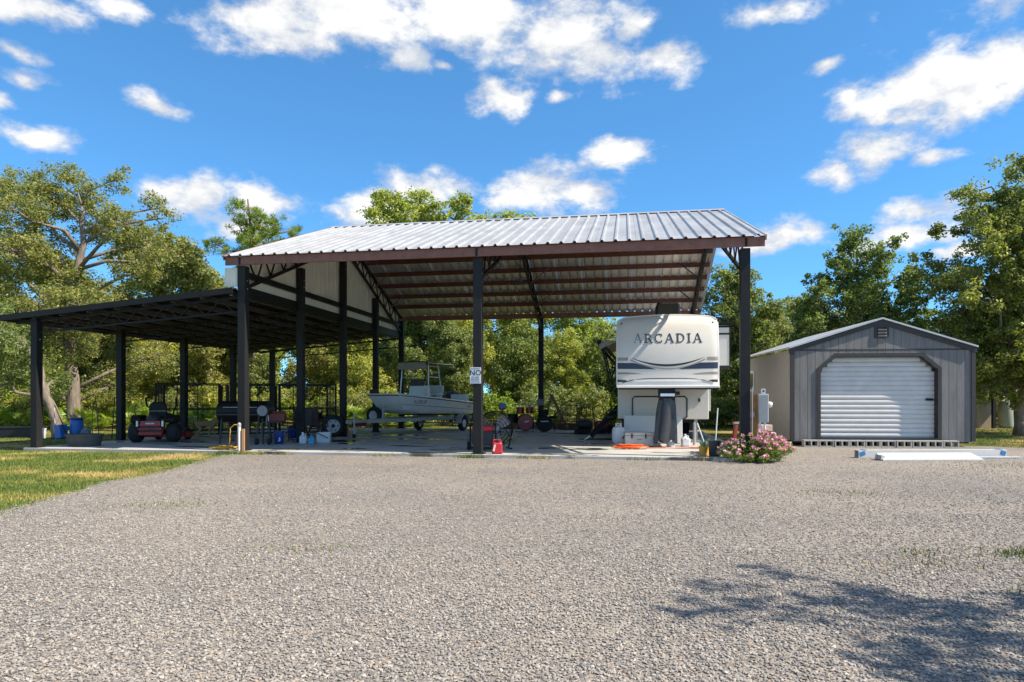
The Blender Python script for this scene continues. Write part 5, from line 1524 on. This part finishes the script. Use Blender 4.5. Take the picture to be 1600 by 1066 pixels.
# ------------------------------------------------------------------ left yard things
tr = thing('stock_tank', 'oval dark grey rubber stock tub on the slab corner by the lean-to post', 'tub', (-11.45, 17.85, -.01), .08)
MB().lathe([(.36, 0), (.40, .02), (.455, .28), (.48, .28), (.48, .33), (.44, .33), (.36, .1), (.001, .09)], (0, 0, 0), 30, 'z', 1.0, .68).build('shell', mat('stock_tank_rubber', (.075, .072, .066), .7, var=.2), tr, smooth=True)
bt = thing('blue_barrel', 'bright blue plastic barrel beside the leaning oak trunk', 'barrel', (-14.62, 22.4, -.08), .0)
MB().lathe([(.19, 0), (.205, .03), (.22, .3), (.205, .55), (.19, .6), (.2, .63)], (0, 0, 0), 22).build('shell', M_blue, bt, smooth=True)
MB().lathe([(.205, .63), (.22, .65), (.22, .69), (.05, .70)], (0, 0, 0), 22).build('lid', M_dblue, bt)
tb2 = thing('blue_tote', 'blue tilted tote leaning on the blue barrel', 'tote', (-14.95, 22.1, -.08), -.3)
MB().box((0, 0, .24), (.26, .28, .46), (0, R(-8), 0), 1.06).build('body', M_blue, tb2, bevel=.03)
bucket('white_pail', 'white pail at the foot of the leaning oak', (-15.75, 22.3, -.075), .13, .34, M_white)
for i, (x, y, x2, h, c, lb) in enumerate([(-14.25, 22.2, -14.35, 1.15, (.35, .25, .12), 'tan tool handle leaning beside the blue barrel'), (-14.05, 22.3, -14.12, 1.0, (.30, .22, .12), 'short tan handle among the leaning tools'), (-13.78, 22.25, -13.98, 1.25, (.12, .09, .07), 'dark thin handle among the leaning tools'),
                                         (-13.45, 22.4, -13.42, 1.3, (.05, .03, .025), 'dark upright steel stake right of the tools'), (-15.05, 22.0, -15.2, .95, (.55, .5, .4), 'pale stick leaning by the blue tote'), (-14.62, 21.95, -15.15, 1.05, (.02, .02, .02), 'black pole slanting across the blue tote')]):
    tag(MB().tube([(x, y, -.08), ((x + x2) / 2, y + .06, h * .5), (x2, y + .12, h)], .016, 6).build('garden_stick', mat('handle%d' % i, c, .7), None), lb, 'tool')
tag(MB().prism([(-.16, 0), (.16, 0), (.12, .3), (.02, .38), (-.12, .32)], -.12, .12).build('sack', mat('grey_sack', (.20, .22, .26), .9), None, (-14.0, 21.9, -.078), .3, bevel=.05), 'crumpled grey-blue sack beside the blue barrel', 'sack')
tg = thing('black_planter', 'long low black trough beyond the lean-to post', 'trough', (-17.0, 23.0, -.08), 0)
MB().box((0, 0, .17), (1.5, .5, .34), None, 1.04).build('body', mat('navy_black', (.015, .016, .022), .6), tg, bevel=.03)
MB().box((0, 0, .35), (1.6, .56, .03)).build('rim', M_dark, tg)
bucket('pale_bucket', 'pale bucket at the left picture edge beside the black trough', (-17.75, 22.8, -.08), .16, .36, M_clear)

# ------------------------------------------------------------------ middle of the slab
ge = thing('generator', 'red and black portable generator behind the middle post', 'generator', (-.72, 16.35, 0), .1)
MB().box((0, 0, .30), (.50, .4, .34)).build('engine', M_dark, ge, bevel=.03)
MB().box((0, 0, .53), (.52, .36, .14)).build('fuel_tank', M_redp, ge, bevel=.05)
MB().lathe([(.035, 0), (.035, .04)], (0, 0, .60), 10).build('cap', M_dark, MB and ge)
for s in (-1, 1):
    MB().tube([(s * .30, -.24, .04), (s * .30, -.24, .58), (s * .30, -.18, .64), (s * .30, .18, .64), (s * .30, .24, .58), (s * .30, .24, .04)], .016, 7).build('frame_tube', M_black, ge)
    MB().lathe([(.04, -.03), (.1, -.035), (.11, 0), (.1, .035), (.04, .03)], (s * .34, .15, .11), 16, 'x').build('wheel', M_rubber, ge)
for y in (-.24, .24): MB().bar((-.3, y, .06), (.3, y, .06), .03).build('frame_bar', M_black, ge)
MB().box((-.12, -.215, .28), (.2, .03, .16)).build('panel', M_orange, ge)
jn = thing('gas_can', 'bright red fuel can on the slab edge beside the middle post', 'fuel can', (-.34, 15.3, 0), .15); jn.scale = (.86, .86, .86)
MB().box((0, 0, .16), (.30, .2, .32), None, .86).build('body', mat('can_red', (.42, .018, .025), .4), jn, bevel=.05)
MB().tube([(-.1, 0, .31), (-.1, 0, .37), (.08, 0, .37), (.1, 0, .31)], .02, 8).build('handle', M_redp, jn)
MB().lathe([(.03, .31), (.03, .38), (.02, .4)], (.02, -.05, 0), 10).build('cap', M_dark, jn)
MB().box((-.09, -.103, .17), (.05, .008, .18), (0, R(14), 0)).build('label_plate', mat('pale_label', (.7, .55, .5), .5), jn)
fn = thing('barn_fan', 'large round wire-caged barn fan behind the red fuel can', 'fan', (-.42, 16.6, 0), R(18))
for r_ in (.43, .36, .28, .2, .12):
    MB().ring((0, -.10, .52), r_, .007 if r_ < .4 else .014, 'y', 32, 5).build('guard_ring', M_black, fn)
MB().ring((0, .10, .52), .43, .012, 'y', 32, 5).build('guard_ring', M_black, fn)
for k in range(12):
    a = k * math.pi / 6
    MB().tube([(.05 * math.cos(a), -.13, .52 + .05 * math.sin(a)), (.43 * math.cos(a), -.10, .52 + .43 * math.sin(a)), (.43 * math.cos(a), .1, .52 + .43 * math.sin(a))], .004, 4).build('guard_wire', M_black, fn)
M_blade = mat('beige_blade', (.33, .27, .22), .5)
for k in range(3):
    a = R(40 + 120 * k); V = []
    for (q, w) in ((.06, .04), (.2, .12), (.36, .15), (.40, .10)):
        for s in (-1, 1):
            V.append((q * math.cos(a) - s * w * math.sin(a), s * .05, .52 + q * math.sin(a) + s * w * math.cos(a)))
    MB().add(V, [(0, 1, 3, 2), (2, 3, 5, 4), (4, 5, 7, 6)]).build('blade', M_blade, fn)
MB().lathe([(.03, -.14), (.08, -.12), (.1, -.02), (.1, .2), (.05, .26)], (0, 0, .52), 16, 'y').build('motor', M_grey, fn)
for s in (-1, 1): MB().bar((s * .45, 0, .52), (s * .35, 0, .03), .03).build('stand', M_black, fn)
MB().bar((-.36, -.22, .03), (-.36, .22, .03), .03).bar((.36, -.22, .03), (.36, .22, .03), .03).build('foot', M_black, fn)
ms_ = thing('music_stand', 'tripod stand holding a blue folder beside the barn fan', 'stand', (-.3, 20.2, 0), .2)
MB().tube([(0, 0, .45), (0, 0, 1.02)], .014, 7).build('pole', M_black, ms_)
for k in range(3): MB().tube([(0, 0, .5), (.3 * math.cos(k * 2.1), .3 * math.sin(k * 2.1), .01)], .012, 6).build('leg', M_black, ms_)
MB().box((0, 0, 1.02), (.22, .03, .18), (R(-20), 0, R(0))).build('tray', M_red, ms_)
MB().box((.02, -.03, 1.05), (.2, .02, .15), (R(-20), R(6), 0)).build('folder', mat('teal_blue', (.03, .16, .30), .5), ms_)


def bass(parent, c, r, d, m, nm='bass_drum'):
    o = MB().lathe([(r, -d / 2), (r, d / 2)], c, 28, 'y').build(nm, m, parent, smooth=True)
    for s in (-1, 1): MB().ring((c[0], c[1] + s * d / 2, c[2]), r + .008, .016, 'y', 28, 6).build('hoop', M_black if nm == 'bass_drum' else M_steel, o)
    return o


dk_ = thing('red_drum_kit', 'red drum kit with bass drum, toms and cymbal at the back of the slab', 'drum kit', (.52, 25.6, 0), .0)
o = bass(dk_, (0, 0, .34), .30, .42, M_red); MB().lathe([(.292, 0), (.292, .006)], (0, -.222, .34), 26, 'y').build('drum_head', M_red, o)
MB().box((.04, -.226, .38), (.16, .004, .05), (0, R(-8), 0)).build('badge', M_white, o)
for x in (-.2, .16):
    o = MB().lathe([(.15, .68), (.15, .92)], (x, 0, 0), 20).build('tom', M_red, dk_, smooth=True)
    MB().ring((x, 0, .92), .155, .012, 'z', 20, 5).build('hoop', M_steel, o)
MB().lathe([(.2, .32), (.2, .66)], (-.5, .15, 0), 20).build('floor_tom', M_black, dk_, smooth=True)
cs = MB().tube([(-.1, .3, .0), (-.1, .3, 1.18)], .014, 6).build('cymbal_stand', M_steel, dk_)
MB().lathe([(.001, 1.13), (.05, 1.12), (.28, 1.06), (.28, 1.055), (.001, 1.11)], (-.28, .2, -.06), 24).build('cymbal', mat('brass_dark', (.12, .10, .05), .35, metal=.8), cs)
MB().lathe([(.001, 1.03), (.05, 1.02), (.26, .97), (.26, .965), (.001, 1.01)], (.15, .25, .05), 24).build('cymbal', mat('brass_dark', (.12, .10, .05), .35, metal=.8), cs)
for s in (-1, 1): MB().bar((s * .3, -.12, .25), (s * .42, -.28, .0), .02).build('spur', M_steel, dk_)
for k in range(3): MB().tube([(.35, -.3, .3), (.35 + .2 * math.cos(k * 2.1), -.3 + .2 * math.sin(k * 2.1), .01)], .01, 5).build('stand_leg', M_steel, dk_)
d2 = thing('black_drum_kit', 'black bass drum with pale badge beside the red drum kit', 'drum kit', (1.22, 25.1, 0), .0)
o = bass(d2, (0, 0, .31), .28, .36, M_black); MB().box((0, -.186, .40), (.28, .006, .03)).build('badge', M_white, o)
MB().lathe([(.15, .62), (.15, .84)], (.02, .1, 0), 18).build('tom', M_black, d2, smooth=True)
for s in (-1, 1):
    MB().bar((s * .25, -.14, .2), (s * .36, -.3, .0), .02).build('spur', M_steel, d2)
    MB().tube([(s * .4, .1, 0), (s * .4, .1, .75)], .012, 6).build('stand', M_black, d2)
st_ = thing('drum_throne', 'round black stool behind the black bass drum', 'stool', (1.6, 25.9, 0))
MB().lathe([(.15, .48), (.17, .5), (.17, .56), (.15, .58)], (0, 0, 0), 18).build('seat', M_black, st_)
for k in range(3): MB().tube([(0, 0, .48), (.22 * math.cos(k * 2.1), .22 * math.sin(k * 2.1), .01)], .014, 6).build('leg', M_steel, st_)
ld = thing('step_ladder', 'orange-brown step ladder leaning open by the rear middle post', 'ladder', (1.75, 26.55, 0), R(-10))
M_lad = mat('fibreglass_orange', (.24, .11, .065), .6)
for y in (-.2, .2):
    MB().bar((.50, y, 0), (-.18, y, 1.38), .035, .08).build('rail', M_lad, ld)
    MB().bar((-.52, y, 0), (-.18, y, 1.38), .03, .04).build('rear_rail', M_dark, ld)
for k in range(5):
    t = .12 + k * .19; MB().box((.50 - .68 * t, 0, 1.38 * t), (.09, .38, .025)).build('tread', M_alu, ld)
MB().box((-.18, 0, 1.39), (.16, .42, .04)).build('cap', M_lad, ld)
jb = tag(MB().box((0, 0, 0), (.26, .16, .26), None, .85).build('speaker_box', mat('grey_blue', (.22, .22, .26), .5), None, Lw(WD / 2 - .02, DP - .19, 1.10), -TH, bevel=.03), 'grey box fixed on the rear middle post above the drums', 'box')
for k in range(3):
    u0 = 3.9 + k * 2.05
    o = tag(MB().box((0, 0, .13), (2.03, .09, .26)).build('timber', M_wood, None, Lw(u0 + 1, 11.98, .001), -TH, bevel=.008), ['brown timber along the back slab edge behind the boat', 'brown timber along the back slab edge behind the drums', 'brown timber along the back slab edge by the black machine'][k], 'timber')
bx = thing('black_machine', 'black boxed compressor standing on the slab left of the trailer', 'compressor', (2.55, 23.6, 0), .1)
MB().box((0, 0, .10), (.62, .45, .20)).build('base', M_black, bx, bevel=.02)
MB().lathe([(.10, -.24), (.17, -.22), (.17, .22), (.10, .24)], (0, 0, .36), 18, 'x').build('tank', M_dark, bx, smooth=True)
MB().tube([(-.28, 0, .2), (-.28, 0, .52), (.28, 0, .52), (.28, 0, .2)], .016, 6).build('handle', M_black, bx)
tl2 = thing('red_tiller', 'dark red garden tiller with black guard behind the trailer steps', 'tiller', (3.2, 23.9, 0), .3)
MB().box((0, 0, .35), (.45, .34, .24)).build('engine', M_red, tl2, bevel=.03)
MB().lathe([(.17, -.2), (.17, .2)], (0, 0, .18), 16, 'x').build('tines', M_dark, tl2)
MB().tube([(-.2, .1, .4), (-.3, .1, .9), (-.1, .1, 1.0), (.1, .1, .98), (.16, .1, .75)], .018, 6).build('handlebar', M_black, tl2)
MB().lathe([(.03, -.08), (.15, -.09), (.17, 0), (.15, .09), (.03, .08)], (.32, 0, .17), 18, 'y').build('wheel', M_rubber, tl2)
wc = thing('wire_crate', 'upright black wire panel standing beyond the back of the slab', 'wire panel', (2.6, 28.2, -.08), 0)
MB().bar((-.55, 0, .02), (-.55, 0, 1.05), .03).bar((.55, 0, .02), (.55, 0, 1.05), .03).bar((-.55, 0, 1.05), (.55, 0, 1.05), .025).build('panel', M_black, wc)
w = MB()
for k in range(1, 11): w.bar((-.55 + .1 * k, 0, .02), (-.55 + .1 * k, 0, 1.05), .008)
for k in range(1, 10): w.bar((-.55, 0, .1 * k + .05), (.55, 0, .1 * k + .05), .008)
tag(w.build('wire_mesh', M_black, wc), kind='stuff')

# sign on the middle post
sg = thing('warning_sign', 'white warning sign with large NO fixed on the middle carport post', 'sign', Lw(WD / 2 - .04, -.108, 1.80), -TH)
MB().box((0, 0, 0), (.26, .006, .37)).build('sign_plate', mat('sign_white', (.72, .74, .76), .4, var=.02), sg, bevel=.002)
M_ink = mat('sign_ink', (.02, .022, .03), .5); M_ink2 = mat('sign_ink_faded', (.16, .16, .22), .5)
letters('WARNING', .044, M_ink2, sg, (0, -.005, .155), name='line')
letters('NO', .175, M_ink, sg, (0, -.005, .055), name='line')
letters('NO', .175, M_ink, sg, (.003, -.005, .057), name='line')
letters('STUPID', .058, M_ink2, sg, (0, -.005, -.048), name='line')
letters('PEOPLE', .058, M_ink2, sg, (0, -.005, -.10), name='line')
letters('BEYOND THIS POINT', .023, M_ink2, sg, (0, -.005, -.15), name='line')

# ------------------------------------------------------------------ in front of the caravan
pt = thing('propane_tank', 'white propane cylinder on the slab left of the cooler', 'gas cylinder', (2.94, 18.4, 0))
MB().lathe([(.12, 0), (.12, .03), (.16, .06), (.178, .12), (.178, .40), (.15, .47), (.06, .50)], (0, 0, 0), 24).build('cylinder', M_white, pt, smooth=True)
MB().ring((0, 0, .57), .085, .012, 'z', 20, 6).ring((0, 0, .51), .09, .012, 'z', 20, 6).build('collar', M_white, pt)
for a in (.5, 2.1, 3.7, 5.2): MB().bar((.085 * math.cos(a), .085 * math.sin(a), .5), (.085 * math.cos(a), .085 * math.sin(a), .58), .03).build('collar_post', M_white, pt)
MB().lathe([(.02, .49), (.02, .55)], (0, 0, 0), 8).build('valve', M_steel, pt)
co = thing('cooler', 'pale hard cooler with dark latches in front of the white board', 'cooler', (3.37, 17.75, 0), -.06)
M_cool = mat('cooler_shell', (.56, .53, .47), .5)
MB().box((0, 0, .15), (.74, .4, .28), None, 1.03).build('body', M_cool, co, bevel=.02)
MB().box((0, 0, .335), (.77, .42, .08)).build('lid', M_cool, co, bevel=.02)
for x in (-.2, .16): MB().box((x, -.222, .28), (.035, .02, .13)).build('latch', M_dark, co)
MB().box((.0, -.213, .19), (.13, .006, .02)).build('badge', M_grey, co)
for s in (-1, 1): MB().tube([(s * .385, -.1, .27), (s * .42, -.08, .2), (s * .42, .08, .2), (s * .385, .1, .27)], .012, 6).build('handle', M_dark, co)
wb = thing('white_board', 'flat white folding table top leaning before the trailer', 'table', (3.97, 18.75, 0), -.08)
MB().box((0, 0, .40), (1.62, .04, .78), (R(-6), 0, 0)).build('table_top', mat('white_board', (.62, .62, .60), .5, var=.03), wb, bevel=.012)
MB().box((0, .06, .02), (1.5, .1, .03)).build('bottom_rail', M_wood, wb)
jug('white_jug', 'white jug standing right of the charcoal tarp', (4.62, 17.75, 0), .22, .30, M_white)
ps = tag(MB().tube([(0, 0, 0), (0, 0, .62)], .035, 10).build('steel_pipe', M_steel, None, (4.95, 18.1, .001)), 'short upright steel pipe stand before the trailer', 'pipe')
yp = bucket('yellow_pot', 'yellow plant pot with grassy plant at the slab corner', (4.32, 15.0, 0), .10, .20, M_yellow, 'plant pot', False)
pv_ = []
for k in range(26):
    a = k * 2.4; pv_.append([(.04 * math.cos(a), .04 * math.sin(a), .14), (.08 * math.cos(a), .08 * math.sin(a), .3), (.16 * math.cos(a), .16 * math.sin(a), .30 + .12 * math.sin(k))])
b = MB()
for p in pv_: b.tube(p, [.007, .006, .002], 4)
b.build('plant', mat('pot_plant', (.14, .22, .07), .6), yp)
bkk = bucket('black_bucket', 'black square-shouldered bucket at the slab corner beside the pink bush', (4.48, 14.72, 0), .125, .34, M_dark)
bb_ = bucket('blue_tub', 'blue plastic tub behind the black bucket', (4.62, 15.5, 0), .2, .26, M_blue, 'tub', False, top=1.25)
for i, (x, y, x2, h, lb) in enumerate([(4.72, 15.5, 4.80, 1.05, 'white mop handle standing in the blue tub'), (4.5, 15.42, 4.30, .7, 'short pale brush handle leaning out of the blue tub')]):
    tag(MB().tube([(x, y, .1), (x2, y + .05, h)], .014, 6).build('long_brush', M_white, None), lb, 'handle')
rp = thing('red_jack', 'red upright jack behind the pink bush', 'jack', (6.35, 19.0, -.07), .2)
MB().box((0, 0, .32), (.10, .10, .6), (0, R(10), 0)).build('column', mat('jack_red', (.20, .035, .02), .6), rp, bevel=.01)
MB().box((0, 0, .04), (.4, .3, .08)).build('base', M_dark, rp); MB().box((.05, 0, .64), (.16, .12, .06)).build('head', M_grey, rp)
# electric meter board
me_ = thing('meter_board', 'grey electric meter cabinet on a brown board between carport and shed', 'meter', (6.45, 17.4, -.068), R(-14)); me_.scale = (.85, .85, .92)
MB().box((-.14, .0, .82), (.20, .05, 1.5)).build('board', mat('plywood_brown', (.26, .115, .03), .7, var=.2), me_)
mc = MB().box((.12, -.06, 1.18), (.28, .18, .80)).build('cabinet', mat('cabinet_grey', (.45, .46, .47), .45), me_, bevel=.015)
MB().box((.12, -.155, 1.18), (.22, .008, .7)).build('door', mat('cabinet_grey2', (.36, .37, .38), .45), mc)
MB().box((.12, -.05, 1.66), (.12, .05, .14)).build('hook', M_white, mc); MB().lathe([(.03, 0), (.03, .06)], (.12, -.09, 1.66), 10, 'y').build('eye', M_dark, mc)
MB().lathe([(.08, 0), (.09, .05), (.06, .11)], (.265, -.06, 1.28), 14, 'x').build('meter_dial', M_white, mc)
for x in (.02, .16): MB().tube([(x, -.06, .0), (x, -.06, .78)], .032, 10).build('conduit', M_white, me_)
MB().box((-.2, -.07, 1.0), (.12, .1, .14)).build('outlet_box', M_grey, me_)
MB().tube([(-.2, -.12, 1.0), (-.28, -.15, .8), (-.25, -.15, .4), (-.1, -.15, .2)], .012, 6).build('cable', M_dark, me_)
MB().tube([Lw(WD + .13, -.12, .02), Lw(WD + .13, -.12, 1.52)], .014, 6).build('conduit_pipe', M_grey, None); tag(bpy.data.objects['conduit_pipe'], 'thin grey conduit running up the right carport post', 'pipe')
for i, (x, z, m_) in enumerate([(8.05, .0, M_dark), (8.05, .2, M_red), (8.05, .42, mat('rose_box', (.45, .32, .30), .6))]):
    tag(MB().box((0, 0, .1), (.34, .3, .19)).build('storage_box', m_, None, (7.0 + i * .02, 18.6, z - .075 + .0), .1, bevel=.02), ['dark box at the bottom of the stack by the shed wall', 'dark red box in the middle of the stack by the shed wall', 'pale rose box on top of the stack by the shed wall'][i], 'box')

# white rails on the gravel
M_vin = mat('white_vinyl', (.56, .56, .55), .45, var=.05); M_tape = mat('blue_tape', (.03, .18, .42), .5)
ra = thing('white_rail', 'long white hollow rail with blue tape at both ends on the gravel', 'rail', (9.55, 15.2, -.066), .06)
for z in (.006, .166): MB().box((0, 0, z), (3.5, .17, .012)).build('flange', M_vin, ra)
for y in (-.08, .08): MB().box((0, y, .086), (3.5, .012, .147)).build('side_wall', M_vin, ra)
for s in (-1, 1): MB().box((s * 1.66, -.09, .10), (.12, .008, .09), (0, R(18 * s), 0)).box((s * 1.6, 0, .176), (.1, .17, .006)).build('tape', M_tape, ra)
rb = thing('white_channel', 'shorter white channel lying in front of the long white rail', 'channel', (9.15, 14.55, -.066), .02)
MB().add([(-1.15, -.16, .0), (1.05, -.16, .0), (.98, .16, .12), (-1.12, .16, .12), (-1.15, -.16, .025), (1.05, -.16, .025), (.98, .16, .145), (-1.12, .16, .145)], [(3, 2, 1, 0), (4, 5, 6, 7), (0, 1, 5, 4), (1, 2, 6, 5), (2, 3, 7, 6), (3, 0, 4, 7)]).build('web_plate', M_vin, rb)
MB().box((0, .19, .06), (2.2, .012, .12)).build('flange', M_vin, rb)
MB().box((-1.16, -.05, .06), (.1, .16, .1), (0, R(10), .3)).build('end_bracket', M_steel, rb)
tag(MB().box((0, 0, .02), (1.1, .18, .03)).build('grey_offcut', mat('grey_vinyl', (.45, .47, .5), .5), None, (10.85, 14.95, -.066), .05), 'pale grey offcut lying at the right end of the white rails', 'offcut')

# ------------------------------------------------------------------ pump shelter beyond the shed
ph = thing('pump_shelter', 'small open shelter with dark flat roof and post beyond the shed', 'shelter', (21.4, 30.2, -.07), 0)
MB().box((-.3, 0, 1.78), (2.6, 1.8, .18)).build('roof', M_black, ph); MB().box((.3, -.1, 1.885), (1.5, 1.7, .03)).build('roof_sheet', M_galv, ph)
for x, y in ((-.15, -.8), (.9, .8), (-1.4, .8), (-1.4, -.8)): MB().box((x, y, .85), (.13, .13, 1.7)).build('post', M_post, ph)
ca = tag(MB().box((0, 0, .6), (.8, .5, 1.2)).box((0, 0, 1.23), (.9, .6, .06)).build('pump_cabinet', mat('tan_box', (.28, .22, .15), .7), None, (21.2, 30.1, -.07)), 'tan cabinet standing under the dark shelter', 'cabinet')
wt = thing('water_tank', 'pale green pressure tank beside the tan cabinet', 'tank', (22.3, 30.1, -.07))
MB().lathe([(.2, 0), (.28, .05), (.3, .15), (.3, 1.0), (.24, 1.2), (.05, 1.28)], (0, 0, 0), 20).build('vessel', mat('tank_green', (.30, .31, .24), .6), wt, smooth=True)
MB().tube([(0, 0, 1.25), (0, 0, 1.4), (-.3, 0, 1.4)], .03, 8).build('pipe', M_white, wt)
